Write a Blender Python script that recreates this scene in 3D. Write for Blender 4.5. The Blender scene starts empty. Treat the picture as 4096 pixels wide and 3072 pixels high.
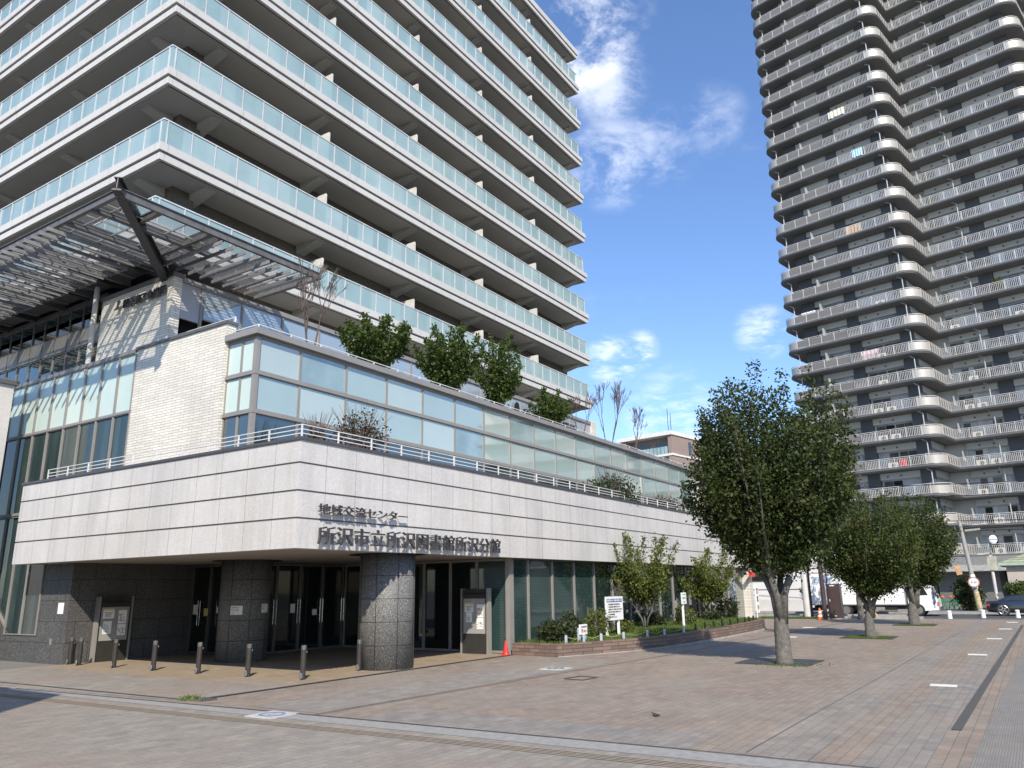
import bpy, math, random
import numpy as np
from mathutils import Vector, Matrix
random.seed(7); RNG = np.random.default_rng(7)
S = bpy.context.scene
C = bpy.context.scene.collection
# ---------------------------------------------------------------- camera
cam_d = bpy.data.cameras.new('camera'); cam = bpy.data.objects.new('camera', cam_d); C.objects.link(cam)
cam_d.sensor_width = 36.0; cam_d.lens = 36 * 3087.47 / 4096; cam_d.clip_end = 2000; cam_d.clip_start = 0.1
PITCH, ROLL, YAW, EYE = .258957, -.0152133, .9926145, 2.0
def cam_axes():
    cp, sp, cr, sr = math.cos(PITCH), math.sin(PITCH), math.cos(ROLL), math.sin(ROLL)
    f = np.array([0, cp, sp]); u = np.array([0, -sp, cp]); r = np.array([1., 0, 0])
    r2 = cr * r + sr * u; u2 = -sr * r + cr * u
    c, s = math.cos(YAW), math.sin(YAW)
    Z = np.array([[c, -s, 0], [s, c, 0], [0, 0, 1]])
    return r2 @ Z, u2 @ Z, f @ Z
_r, _u, _f = cam_axes()
cam.matrix_world = Matrix(((_r[0], _u[0], -_f[0], 0), (_r[1], _u[1], -_f[1], 0), (_r[2], _u[2], -_f[2], EYE), (0, 0, 0, 1)))
S.camera = cam
# ---------------------------------------------------------------- light
SUN_DIR = Vector((.95, .80, -1.0)).normalized()      # the way the light travels
EL = math.asin(-SUN_DIR.z); AZ = math.atan2(-SUN_DIR.x, -SUN_DIR.y)
w = bpy.data.worlds.new('World'); S.world = w; w.use_nodes = True
wn, wl = w.node_tree.nodes, w.node_tree.links
wn.clear()
wo = wn.new('ShaderNodeOutputWorld'); bg = wn.new('ShaderNodeBackground'); bg.inputs[1].default_value = .14
sky = wn.new('ShaderNodeTexSky'); sky.sky_type = 'NISHITA'; sky.sun_disc = False
sky.sun_elevation = EL; sky.sun_rotation = AZ; sky.air_density = 1.15; sky.dust_density = .5; sky.ozone_density = 2.0
tc = wn.new('ShaderNodeTexCoord')
def wmath(op, a, b=None, c=None):
    n = wn.new('ShaderNodeMath'); n.operation = op
    for i, v in enumerate((a, b, c)):
        if v is None: continue
        if isinstance(v, (int, float)): n.inputs[i].default_value = v
        else: wl.new(v, n.inputs[i])
    return n.outputs[0]
sep = wn.new('ShaderNodeSeparateXYZ'); wl.new(tc.outputs['Generated'], sep.inputs[0])
zz = wmath('ADD', wmath('MAXIMUM', sep.outputs[2], 0.02), .12)
cmb = wn.new('ShaderNodeCombineXYZ')
wl.new(wmath('DIVIDE', sep.outputs[0], zz), cmb.inputs[0]); wl.new(wmath('DIVIDE', sep.outputs[1], zz), cmb.inputs[1])
def wnoise(scale, detail, rough, dist, off):
    mp = wn.new('ShaderNodeMapping'); mp.inputs[1].default_value = off; wl.new(cmb.outputs[0], mp.inputs[0])
    n = wn.new('ShaderNodeTexNoise'); n.inputs['Scale'].default_value = scale; n.inputs['Detail'].default_value = detail
    n.inputs['Roughness'].default_value = rough; n.inputs['Distortion'].default_value = dist
    wl.new(mp.outputs[0], n.inputs['Vector']); return n.outputs[0]
def wramp(v, a, b):
    n = wn.new('ShaderNodeMapRange'); n.interpolation_type = 'SMOOTHSTEP'; n.inputs[1].default_value = a; n.inputs[2].default_value = b
    wl.new(v, n.inputs[0]); return n.outputs[0]
def blob(d, inner, outer):            # a patch of cloud round one direction of the sky
    v = wn.new('ShaderNodeVectorMath'); v.operation = 'DOT_PRODUCT'; nrm = wn.new('ShaderNodeVectorMath'); nrm.operation = 'NORMALIZE'
    wl.new(tc.outputs['Generated'], nrm.inputs[0]); wl.new(nrm.outputs[0], v.inputs[0]); v.inputs[1].default_value = Vector(d).normalized()
    return wramp(v.outputs[1], math.cos(outer), math.cos(inner))
fine = wnoise(7.0, 10, .66, .25, (1.3, .4, 0)); soft = wnoise(1.6, 6, .6, .3, (4.1, 2.2, 0))
CL = [((.690, .352, .634), .02, .10, .95), ((.7375, .338, .5846), .01, .06, .5), ((.7827, .3576, .5095), .01, .07, .42), ((.7986, .3076, .5173), .01, .06, .34), ((.8103, .2381, .5355), .0, .05, .24),
      ((.867, .4111, .2817), .005, .04, .7), ((.8788, .3775, .2919), .005, .03, .6), ((.9243, .2342, .3012), .0, .04, .5), ((.9141, .3509, .2032), .01, .08, .35)]
mask = None
for d, a, b, k in CL:
    m = wmath('MULTIPLY', blob(d, a, b), k); mask = m if mask is None else wmath('MAXIMUM', mask, m)
mask = wmath('MULTIPLY', mask, wramp(fine, .40, .68))
wisp = wmath('MULTIPLY', wmath('MULTIPLY', wramp(soft, .56, .82), wramp(fine, .42, .70)), .35)
mask = wmath('MAXIMUM', mask, wisp)
mixc = wn.new('ShaderNodeMix'); mixc.data_type = 'RGBA'
wl.new(mask, mixc.inputs[0]); tint = wn.new('ShaderNodeMix'); tint.data_type = 'RGBA'; tint.blend_type = 'MULTIPLY'; tint.inputs[0].default_value = 1; wl.new(sky.outputs[0], tint.inputs[6]); tint.inputs[7].default_value = (.83, .97, 1.22, 1); wl.new(tint.outputs[2], mixc.inputs[6]); mixc.inputs[7].default_value = (8.2, 8.4, 8.8, 1)
wl.new(mixc.outputs[2], bg.inputs[0]); wl.new(bg.outputs[0], wo.inputs[0])
sun_d = bpy.data.lights.new('sun', 'SUN'); sun_d.energy = 4.7; sun_d.angle = math.radians(.53); sun_d.color = (1, .91, .78)
sun = bpy.data.objects.new('sun', sun_d); C.objects.link(sun); sun.rotation_euler = SUN_DIR.to_track_quat('-Z', 'Y').to_euler(); sun.location = (-40, -35, 95)
S.view_settings.view_transform = 'Standard'; S.view_settings.look = 'None'; S.view_settings.gamma = 1
S.view_settings.exposure = 0.38; S.view_settings.use_curve_mapping = False
S.render.engine = 'CYCLES'; S.cycles.max_bounces = 7; S.cycles.transparent_max_bounces = 16; S.cycles.diffuse_bounces = 4
S.cycles.use_denoising = True
# ---------------------------------------------------------------- materials
MATS = {}
class NT:
    def __init__(s, name):
        s.m = bpy.data.materials.new(name); s.m.use_nodes = True; s.n = s.m.node_tree.nodes; s.l = s.m.node_tree.links
        s.b = s.n['Principled BSDF']; s.out = s.n['Material Output']; MATS[name] = s.m
        s.geo = s.n.new('ShaderNodeNewGeometry'); s.pos = s.geo.outputs['Position']
    def put(s, sock, v):
        if hasattr(v, 'node'): s.l.new(v, sock)
        else: sock.default_value = v if not isinstance(v, tuple) or len(v) == 4 or sock.type == 'VECTOR' else (*v, 1)
    def math(s, op, a, b=0.0, c=0.0):
        n = s.n.new('ShaderNodeMath'); n.operation = op
        for i, v in enumerate((a, b, c)): s.put(n.inputs[i], v)
        return n.outputs[0]
    def noise(s, scale, detail=4, rough=.55, vec=None, dist=0):
        n = s.n.new('ShaderNodeTexNoise'); n.inputs['Scale'].default_value = scale; n.inputs['Detail'].default_value = detail
        n.inputs['Roughness'].default_value = rough; n.inputs['Distortion'].default_value = dist; s.l.new(vec or s.pos, n.inputs['Vector']); return n.outputs[0]
    def rng(s, v, a, b, c=0.0, d=1.0):
        n = s.n.new('ShaderNodeMapRange'); n.inputs[1].default_value = a; n.inputs[2].default_value = b; n.inputs[3].default_value = c; n.inputs[4].default_value = d
        s.l.new(v, n.inputs[0]); return n.outputs[0]
    def mix(s, f, a, b, mode='MIX'):
        n = s.n.new('ShaderNodeMix'); n.data_type = 'RGBA'; n.blend_type = mode; s.put(n.inputs[0], f); s.put(n.inputs[6], a); s.put(n.inputs[7], b); return n.outputs[2]
    def xyz(s):
        n = s.n.new('ShaderNodeSeparateXYZ'); s.l.new(s.pos, n.inputs[0]); return n.outputs
    def comb(s, x, y, z=0.0):
        n = s.n.new('ShaderNodeCombineXYZ')
        for i, v in enumerate((x, y, z)): s.put(n.inputs[i], v)
        return n.outputs[0]
    def brick(s, vec, w, h, mort, c1, c2, cm, offset=.5, bias=0.0):
        n = s.n.new('ShaderNodeTexBrick'); n.offset = offset; n.inputs['Scale'].default_value = 1; n.inputs['Mortar Size'].default_value = mort
        n.inputs['Brick Width'].default_value = w; n.inputs['Row Height'].default_value = h; n.inputs['Bias'].default_value = bias; n.inputs['Mortar Smooth'].default_value = .1
        s.put(n.inputs['Color1'], c1); s.put(n.inputs['Color2'], c2); s.put(n.inputs['Mortar'], cm); s.l.new(vec, n.inputs['Vector']); return n
    def bump(s, h, strength=.3, dist=.02):
        n = s.n.new('ShaderNodeBump'); n.inputs['Strength'].default_value = strength; n.inputs['Distance'].default_value = dist; s.l.new(h, n.inputs['Height']); s.l.new(n.outputs[0], s.b.inputs['Normal'])
    def set(s, col=None, rough=.6, metal=0.0, spec=.5, coat=0.0):
        if col is not None: s.put(s.b.inputs['Base Color'], col)
        s.put(s.b.inputs['Roughness'], rough); s.b.inputs['Metallic'].default_value = metal; s.b.inputs['Specular IOR Level'].default_value = spec
        s.b.inputs['Coat Weight'].default_value = coat; s.b.inputs['Coat Roughness'].default_value = .03
        return s.m
def simple(name, col, rough=.6, metal=0.0, var=.12, scale=3.0, spec=.5, coat=0.0, bump=0.0):
    t = NT(name); n = t.noise(scale, 5, .6); f = t.rng(n, .3, .7)
    a = tuple(c * (1 - var) for c in col); b = tuple(min(1, c * (1 + var)) for c in col)
    c = t.mix(f, a, b)
    if bump: t.bump(t.noise(scale * 12, 4), bump, .01)
    return t.set(c, t.rng(n, .3, .7, max(0, rough - .06), min(1, rough + .06)), metal, spec, coat)
def wall_uv(t, off=0.0):
    x, y, z = t.xyz(); return t.comb(t.math('ADD', t.math('ADD', x, y), off), z)
def granite(name, base, dark, light, w, h, off, zoff, jcol, mort=.006, rough=.5, offset=0.0):
    t = NT(name); x, y, z = t.xyz(); vec = t.comb(t.math('ADD', t.math('ADD', x, y), off), t.math('ADD', z, zoff))
    sp = t.noise(26, 4, .9); s1 = t.rng(sp, .40, .56); c = t.mix(s1, dark, base); c = t.mix(t.rng(t.noise(34, 2, .9), .56, .64), c, light)
    blot = t.mix(t.rng(t.noise(.7, 4), .3, .7), (.90, .90, .90), (1.05, 1.04, 1.03))
    br = t.brick(vec, w, h, mort, (.97, .97, .97), (1.03, 1.02, 1.01), (1, 1, 1), offset); c = t.mix(1.0, c, br.outputs[0], 'MULTIPLY'); c = t.mix(1.0, c, blot, 'MULTIPLY')
    streak = t.noise(1.0, 5, .7, t.comb(t.math('MULTIPLY', t.math('ADD', x, y), 2.2), t.math('MULTIPLY', z, .18))); c = t.mix(1.0, c, t.mix(t.rng(streak, .46, .76), (1, 1, 1), (.82, .81, .78)), 'MULTIPLY')
    c = t.mix(br.outputs['Fac'], c, jcol); t.set(c, t.rng(sp, .3, .7, rough - .12, rough + .1)); return t.m
GR_LIGHT = granite('light_granite', (.59, .575, .555), (.50, .485, .47), (.66, .65, .63), .9885, 40, .93 - .985 * 28 + .985 * 1.0, 20, (.17, .15, .14))
GR_DARK = granite('dark_granite', (.085, .085, .084), (.03, .03, .031), (.24, .24, .235), .93, .62, .3, .02, (.012, .012, .012), .008, .62, .5)
GR_PIL = granite('pillar_granite', (.15, .15, .148), (.06, .06, .06), (.36, .36, .35), 60, 60, .3, 20, (.012, .012, .012), .001, .65, .5)
def tiles(name, w, h, mort, c1, c2, cm, offset=.5, rough=.5, bump=.3):
    t = NT(name); br = t.brick(wall_uv(t), w, h, mort, c1, c2, cm, offset)
    c = t.mix(1.0, br.outputs[0], t.mix(t.rng(t.noise(.6, 5), .3, .7), (.88, .88, .87), (1.06, 1.06, 1.05)), 'MULTIPLY')
    t.bump(t.math('SUBTRACT', 1.0, br.outputs['Fac']), bump, .01); return t.set(c, rough)
TILE_WHITE = tiles('white_stack_tile', .45, .082, .006, (.74, .705, .63), (.64, .605, .535), (.22, .20, .17), .37, .5, .35)
TILE_BROWN = tiles('brown_mosaic_tile', .11, .055, .006, (.155, .13, .105), (.095, .082, .07), (.05, .045, .04))
BRICK = tiles('planter_brick', .42, .105, .008, (.225, .155, .12), (.145, .10, .082), (.055, .045, .04), .5, .7, .6)
CONC = simple('pale_concrete', (.54, .53, .51), .75, var=.1, scale=1.2)
CONC_SOFF = simple('soffit_paint', (.40, .385, .36), .8, var=.06, scale=.8)
CONC_G = simple('grey_concrete', (.30, .295, .28), .85, var=.2, scale=2.5, bump=.3)
ALU = simple('aluminium_frame', (.265, .25, .232), .5, .12, .06, 2)
ALU_D = simple('dark_frame', (.16, .155, .15), .45, .5, .1, 2)
ALU_CAP = simple('metal_coping', (.27, .26, .25), .5, .15, .08, 1.5)
CAP_DARK = simple('dark_coping', (.10, .095, .10), .5, .3, .08, 1.5)
RAILW = simple('rail_paint', (.62, .62, .61), .5)
WHITE = simple('white_paint', (.80, .80, .79), .45, 0, .05, 3)
STEEL_G = simple('galvanised_grating', (.30, .305, .30), .6, .2, .12, 6)
STEEL = simple('galvanised_steel', (.215, .215, .213), .55, .1, .2, 5)
STEEL_D = simple('dark_steel', (.075, .07, .072), .5, .5, .2, 4)
LETTER = simple('letter_steel', (.085, .085, .09), .4, .5, .1, 5)
BLACK = simple('black_paint', (.012, .012, .013), .5)
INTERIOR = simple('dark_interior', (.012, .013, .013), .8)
FLOOR_IN = simple('interior_floor', (.08, .08, .075), .3)
BOLL = simple('bollard_bronze', (.045, .040, .037), .5, .25, .12, 10)
CHROME = simple('brushed_chrome', (.55, .55, .55), .25, .9, .05, 10)
RED = simple('red_plastic', (.62, .035, .025), .4)
ORANGE = simple('orange_plastic', (.75, .16, .03), .45, var=.1, scale=20)
YELLOW = simple('yellow_plastic', (.75, .36, .03), .45)
GREENP = simple('green_plastic', (.02, .20, .10), .45)
BLUE = simple('sign_blue', (.05, .10, .30), .5)
BLUE_L = simple('logo_blue', (.05, .22, .55), .5)
STAKE = simple('pale_blue_stake', (.42, .50, .60), .6)
BROWN = simple('brown_paint', (.055, .036, .032), .5)
PAPER = simple('paper', (.78, .78, .74), .6, var=.03)
PAPER_Y = simple('yellowed_paper', (.60, .56, .25), .6, var=.05)
PAPER_R = simple('print_red', (.45, .10, .10), .6)
GREYPANEL = simple('grey_spandrel', (.235, .225, .21), .42, .25, .08, 1)
LILAC = simple('pale_shutter', (.36, .35, .38), .45, 0, .05, 1)
def glassy(name, col, rough=.03, spec=1.0, coat=1.0, var=.06, scale=.5, grad=None):
    t = NT(name); c = t.mix(t.rng(t.noise(scale, 3), .3, .7), tuple(x * (1 - var) for x in col), tuple(x * (1 + var) for x in col))
    m = t.set(c, rough, 0, spec, coat); t.b.inputs['Coat IOR'].default_value = 2.15
    t.bump(t.noise(.55, 2), .02, .05); return m
GL_PALE = glassy('window_with_drawn_blind', (.33, .42, .39)); GL_PALE2 = glassy('window_with_paler_blind', (.40, .47, .43), scale=.3); GL_PALE3 = glassy('window_with_half_open_blind', (.24, .32, .31), var=.25, scale=.9)
GL_GREEN = glassy('green_frosted_window', (.50, .60, .55), .08, .4, .12)
GL_UP = glassy('upper_window_blind', (.30, .36, .40))
GL_DARK = glassy('dark_window', (.018, .034, .032), .02, .9, .9, .2, .8)
GL_DOOR = glassy('dark_door_glass', (.010, .014, .014), .03, .5, .1, .2, .8)
def blind_glass(name, c1, c2, pitch, z=True):
    t = NT(name); x, y, zz_ = t.xyz(); k = t.math('FRACT', t.math('DIVIDE', zz_ if z else t.math('ADD', x, y), pitch))
    c = t.mix(t.rng(k, .35, .65), c1, c2); c = t.mix(t.rng(t.noise(.9, 3), .35, .65), c, tuple(v * .6 for v in c1)); m = t.set(c, .02, 0, .6, .5 if z else .15); t.bump(t.noise(.55, 2), .05, .05); return m
GL_BLIND = blind_glass('window_with_venetian_blind', (.04, .075, .07), (.018, .036, .034), .05)
GL_CURT = blind_glass('window_with_vertical_curtain', (.045, .075, .072), (.022, .035, .036), .62, False)
t = NT('balcony_frosted_glass'); br = t.brick(wall_uv(t), 1.0, 3.085, .0, (.36, .50, .52), (.49, .63, .64), (.4, .5, .5), 0.0); c = t.mix(1.0, br.outputs[0], t.mix(t.rng(t.noise(.8, 4, .6), .3, .7), (.90, .92, .92), (1.08, 1.06, 1.06)), 'MULTIPLY')
t.set(c, .22, 0, .8, .8); t.b.inputs['Coat Roughness'].default_value = .06
tr = t.n.new('ShaderNodeBsdfTranslucent'); t.put(tr.inputs[0], (.6, .8, .8)); tp = t.n.new('ShaderNodeBsdfTransparent'); t.put(tp.inputs[0], (.8, .93, .93))
m1 = t.n.new('ShaderNodeMixShader'); m1.inputs[0].default_value = .25; t.l.new(t.b.outputs[0], m1.inputs[1]); t.l.new(tr.outputs[0], m1.inputs[2])
m2 = t.n.new('ShaderNodeMixShader'); m2.inputs[0].default_value = .12; t.l.new(m1.outputs[0], m2.inputs[1]); t.l.new(tp.outputs[0], m2.inputs[2]); t.l.new(m2.outputs[0], t.out.inputs[0])
GL_BAL = t.m
# paving
def paving(name, cols, w, h, mcol, big=.25, mort=.004, extra=None, rough=.8):
    t = NT(name); x, y, z = t.xyz(); vec = t.comb(x, y)
    br = t.brick(vec, w, h, mort, cols[0], cols[1], mcol, .5); c = br.outputs[0]
    n1 = t.noise(big, 5, .6); c = t.mix(t.rng(n1, .45, .62), c, t.mix(.75, c, cols[2]))
    n2 = t.noise(big * 1.7, 5, .7, t.comb(t.math('MULTIPLY', x, .45), y)); c = t.mix(t.rng(n2, .52, .72, 0, .6), c, cols[3])
    n3 = t.noise(2.6, 6, .7); c = t.mix(1.0, c, t.mix(t.rng(n3, .3, .7), (.83, .83, .83), (1.14, 1.14, 1.13)), 'MULTIPLY')
    wh = t.brick(vec, w, h, mort, (0, 0, 0), (1, 1, 1), (0, 0, 0), .5, -.82); lightb = t.math('MULTIPLY', wh.outputs[0], t.rng(t.noise(.5, 3), .5, .62)); c = t.mix(t.math('MULTIPLY', lightb, .55), c, (.46, .46, .45))
    c = t.mix(1.0, c, t.mix(t.rng(t.noise(45, 3, .8), .35, .7), (.82, .82, .82), (1.12, 1.12, 1.12)), 'MULTIPLY')
    st = t.rng(t.noise(.9, 4, .75), .66, .74, 0, .35); c = t.mix(st, c, (.10, .095, .09))
    c = t.mix(t.math('MULTIPLY', br.outputs['Fac'], .8), c, mcol)
    t.bump(t.math('SUBTRACT', 1.0, br.outputs['Fac']), .25, .006); return t.set(c, rough, 0, .3)
PAVE = paving('plaza_pavers', ((.30, .24, .19), (.23, .188, .155), (.285, .25, .205), (.35, .29, .22)), .30, .15, (.11, .10, .09))
PAVE_G = paving('grey_pavers', ((.28, .255, .222), (.215, .197, .178), (.29, .245, .20), (.33, .29, .24)), .30, .15, (.13, .125, .12))
PAVE_F = paving('foreground_pavers', ((.305, .275, .23), (.24, .218, .188), (.28, .225, .185), (.35, .325, .285)), .30, .15, (.13, .125, .115), .3)
PAVE_T = paving('tan_pavers', ((.33, .255, .165), (.28, .22, .15), (.29, .25, .20), (.33, .285, .22)), .30, .30, (.17, .13, .09), .45)
PAVE_R = paving('ribbed_pavers', ((.25, .235, .21), (.22, .21, .19), (.26, .24, .21), (.24, .225, .20)), .30, .03, (.17, .16, .145), .3, .005)
STRIP_L = simple('light_stone_strip', (.28, .27, .25), .75, var=.16, scale=9)
LINE = simple('dark_joint_strip', (.06, .06, .062), .8, var=.25, scale=12)
TACT = simple('tactile_strip', (.33, .275, .205), .8, var=.12, scale=8)
ASPH = simple('asphalt', (.062, .064, .068), .85, var=.25, scale=30, bump=.3)
SIDEW = simple('far_sidewalk', (.22, .21, .195), .85, var=.18, scale=3)
LANDM = simple('distant_ground', (.16, .155, .14), .9, var=.2, scale=.1)
MARK = simple('road_paint', (.62, .62, .58), .7, var=.1, scale=10)
t = NT('drain_grating'); x, y, z = t.xyz(); k = t.math('FRACT', t.math('DIVIDE', x, .06)); c = t.mix(t.rng(k, .35, .5), (.05, .05, .048), (.17, .165, .155)); GRATE = t.set(c, .5, .3)
def foliage(name, a, b, c3, k=9.0, trans=.28):
    t = NT(name); n = t.noise(k, 3, .7); c = t.mix(t.rng(n, .32, .68), a, b); c = t.mix(t.rng(t.noise(1.1, 3), .55, .75, 0, .7), c, c3); t.set(c, .55, 0, .22)
    tr = t.n.new('ShaderNodeBsdfTranslucent'); t.l.new(t.mix(1.0, c, (1.5, 1.6, .7), 'MULTIPLY'), tr.inputs[0])
    m = t.n.new('ShaderNodeMixShader'); m.inputs[0].default_value = trans; t.l.new(t.b.outputs[0], m.inputs[1]); t.l.new(tr.outputs[0], m.inputs[2]); t.l.new(m.outputs[0], t.out.inputs[0]); return t.m
LEAF = foliage('zelkova_leaves', (.025, .038, .012), (.062, .082, .022), (.10, .11, .035), trans=.22)
LEAF2 = foliage('zelkova_leaves_brown_tipped', (.028, .044, .012), (.068, .092, .022), (.125, .10, .035), trans=.25)
LEAF_T = foliage('evergreen_leaves', (.035, .060, .018), (.085, .125, .030), (.12, .14, .04))
LEAF_P = foliage('planter_tree_leaves', (.075, .10, .022), (.14, .165, .035), (.17, .125, .045))
LEAF_D = foliage('dark_shrub_leaves', (.025, .038, .016), (.06, .075, .03), (.07, .045, .035))
LEAF_R = foliage('reddish_shrub_leaves', (.05, .022, .02), (.075, .06, .03), (.045, .05, .025))
GRASSM = foliage('grass_blades', (.07, .11, .025), (.14, .19, .05), (.10, .12, .04), 20)
t = NT('bark'); n = t.noise(9, 6, .7); c = t.mix(t.rng(n, .3, .7), (.06, .055, .047), (.15, .14, .12)); c = t.mix(t.rng(t.noise(28, 4, .8), .6, .68), c, (.36, .35, .32)); t.bump(n, .5, .02); BARK = t.set(c, .9)
TWIG = simple('bare_twig', (.10, .075, .065), .85, var=.2, scale=10)
SOIL = simple('planter_soil', (.05, .045, .03), .95, var=.3, scale=6)
RUBBER = simple('tyre_rubber', (.018, .018, .019), .8)
HUB = simple('grey_hub', (.22, .22, .22), .5, .4)
CARB = simple('black_car_paint', (.006, .007, .010), .22, 0, .05, 1, .7, 1.0)
TRUCKW = simple('truck_white', (.80, .82, .83), .35, 0, .03, 1, .5, .4)
# ---------------------------------------------------------------- mesh helpers
class MB:
    def __init__(s): s.v = []; s.f = []; s.m = []
    def add(s, vs, fs, m=0):
        o = len(s.v); s.v += [tuple(p) for p in vs]; s.f += [tuple(i + o for i in f) for f in fs]; s.m += [m] * len(fs); return s
    def box(s, a, b, m=0):
        x0, y0, z0 = a; x1, y1, z1 = b
        return s.add([(x0, y0, z0), (x1, y0, z0), (x1, y1, z0), (x0, y1, z0), (x0, y0, z1), (x1, y0, z1), (x1, y1, z1), (x0, y1, z1)],
                     [(0, 3, 2, 1), (4, 5, 6, 7), (0, 1, 5, 4), (1, 2, 6, 5), (2, 3, 7, 6), (3, 0, 4, 7)], m)
    def prism(s, poly, z0, z1, m=0, mt=None):
        n = len(poly); A = sum(poly[i][0] * poly[(i + 1) % n][1] - poly[(i + 1) % n][0] * poly[i][1] for i in range(n))
        if A < 0: poly = poly[::-1]
        vs = [(x, y, z0) for x, y in poly] + [(x, y, z1) for x, y in poly]
        s.add(vs, [tuple(range(n))[::-1]] + [(i, (i + 1) % n, (i + 1) % n + n, i + n) for i in range(n)], m)
        o = len(s.v) - 2 * n; s.f.append(tuple(range(o + n, o + 2 * n))); s.m.append(m if mt is None else mt); return s
    def bar(s, p, q, w, h=None, m=0, up=(0, 0, 1)):
        p, q = Vector(p), Vector(q); d = (q - p).normalized(); u = Vector(up)
        if abs(d.dot(u)) > .98: u = Vector((1, 0, 0))
        a = d.cross(u).normalized() * w / 2; b = a.cross(d).normalized() * (h or w) / 2
        vs = [p - a - b, p + a - b, p + a + b, p - a + b, q - a - b, q + a - b, q + a + b, q - a + b]
        return s.add(vs, [(0, 3, 2, 1), (4, 5, 6, 7), (0, 1, 5, 4), (1, 2, 6, 5), (2, 3, 7, 6), (3, 0, 4, 7)], m)
    def tube(s, pts, rs, n=8, m=0, cap=True):
        pts = [Vector(p) for p in pts]; rs = rs if isinstance(rs, (list, tuple)) else [rs] * len(pts); o = len(s.v)
        for i, p in enumerate(pts):
            d = (pts[min(i + 1, len(pts) - 1)] - pts[max(i - 1, 0)]).normalized(); u = Vector((0, 0, 1)) if abs(d.z) < .9 else Vector((1, 0, 0))
            a = d.cross(u).normalized(); b = d.cross(a)
            for k in range(n):
                t = 2 * math.pi * k / n; s.v.append(tuple(p + a * math.cos(t) * rs[i] + b * math.sin(t) * rs[i]))
        for i in range(len(pts) - 1):
            for k in range(n):
                A = o + i * n + k; B = o + i * n + (k + 1) % n; s.f.append((A, A + n, B + n, B)); s.m.append(m)
        if cap:
            s.f.append(tuple(o + k for k in range(n))); s.m.append(m); e = o + (len(pts) - 1) * n; s.f.append(tuple(e + k for k in range(n))[::-1]); s.m.append(m)
        return s
    def lathe(s, prof, c, n=24, m=0, ang=(0, 2 * math.pi)):
        o = len(s.v)
        for r, z in prof:
            for k in range(n): t = ang[0] + (ang[1] - ang[0]) * k / n; s.v.append((c[0] + r * math.cos(t), c[1] + r * math.sin(t), c[2] + z))
        for i in range(len(prof) - 1):
            for k in range(n): A = o + i * n + k; B = o + i * n + (k + 1) % n; s.f.append((A, B, B + n, A + n)); s.m.append(m)
        s.f.append(tuple(o + k for k in range(n))[::-1]); s.m.append(m); e = o + (len(prof) - 1) * n; s.f.append(tuple(e + k for k in range(n))); s.m.append(m)
        return s
    def quad(s, a, b, c, d, m=0): return s.add([a, b, c, d], [(0, 1, 2, 3)], m)
    def mesh(s, name, mats, off=(0, 0, 0)):
        me = bpy.data.meshes.new(name); ox, oy, oz = off
        me.from_pydata([(x - ox, y - oy, z - oz) for x, y, z in s.v], [], s.f)
        for m in (mats if isinstance(mats, (list, tuple)) else [mats]): me.materials.append(m)
        me.polygons.foreach_set('material_index', s.m); me.update(); return me
    def build(s, name, mats, parent=None, loc=None, smooth=False):
        off = root_loc(parent) if parent is not None else (loc or (0, 0, 0))
        me = s.mesh(name, mats, off)
        if smooth:
            me.polygons.foreach_set('use_smooth', [True] * len(me.polygons))
        ob = bpy.data.objects.new(name, me); C.objects.link(ob)
        if parent is not None: ob.parent = parent
        else: ob.location = off
        return ob
LOCAL = set()
def root_loc(o):
    while o.parent is not None: o = o.parent
    return (0, 0, 0) if o.name in LOCAL else tuple(o.location)
def tag(o, label=None, cat=None, group=None, kind=None):
    if label: o['label'] = label
    if cat: o['category'] = cat
    if group: o['group'] = group
    if kind: o['kind'] = kind
    return o
def thing(name, label, cat, loc=(0, 0, 0), rz=0.0, group=None, local=False):
    o = bpy.data.objects.new(name, None); C.objects.link(o); o.location = loc; o.rotation_euler = (0, 0, rz); o.empty_display_size = .3
    if local: LOCAL.add(o.name)
    return tag(o, label, cat, group)
def dup_tree(o, loc=None, rz=None, parent=None, label=None, group=None, scale=None):
    c = o.copy(); C.objects.link(c); c.parent = parent
    if loc is not None: c.location = loc
    if rz is not None: c.rotation_euler = (0, 0, rz)
    if scale is not None: c.scale = scale
    if label: c['label'] = label
    if group: c['group'] = group
    for ch in [k for k in KIDS.get(o.name, [])] or [k for k in bpy.data.objects if k.parent == o]: dup_tree(ch, parent=c)
    return c
KIDS = {}
def text_mb(txt, x0, x1, z0, z1, depth, face, plane, mb=None, m=0):
    """lettering: face 'Y' reads along +X and faces -Y at y=plane; face 'X' reads along -Y and faces -X at x=plane"""
    cu = bpy.data.curves.new('lettering', 'FONT'); cu.body = txt; cu.size = 1; cu.extrude = depth / 2; cu.resolution_u = 3; cu.offset = .004
    ob = bpy.data.objects.new('lettering_src', cu); C.objects.link(ob); bpy.context.view_layer.update()
    me = bpy.data.meshes.new_from_object(ob.evaluated_get(bpy.context.evaluated_depsgraph_get()))
    vs = np.array([v.co[:] for v in me.vertices]); fs = [tuple(p.vertices) for p in me.polygons]
    C.objects.unlink(ob); bpy.data.objects.remove(ob); bpy.data.curves.remove(cu); bpy.data.meshes.remove(me)
    mb = mb or MB()
    if not len(vs): return mb
    mn, mx = vs.min(0), vs.max(0)
    u = (vs[:, 0] - mn[0]) / (mx[0] - mn[0]) * (x1 - x0) + x0; v = (vs[:, 1] - mn[1]) / max(1e-6, mx[1] - mn[1]) * (z1 - z0) + z0
    if face == 'Y': P = [(a, plane - c, b) for a, b, c in zip(u, v, vs[:, 2])]
    else: P = [(plane - c, a, b) for a, b, c in zip(u, v, vs[:, 2])]
    if face == 'X' : pass
    return mb.add(P, fs, m)
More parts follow.
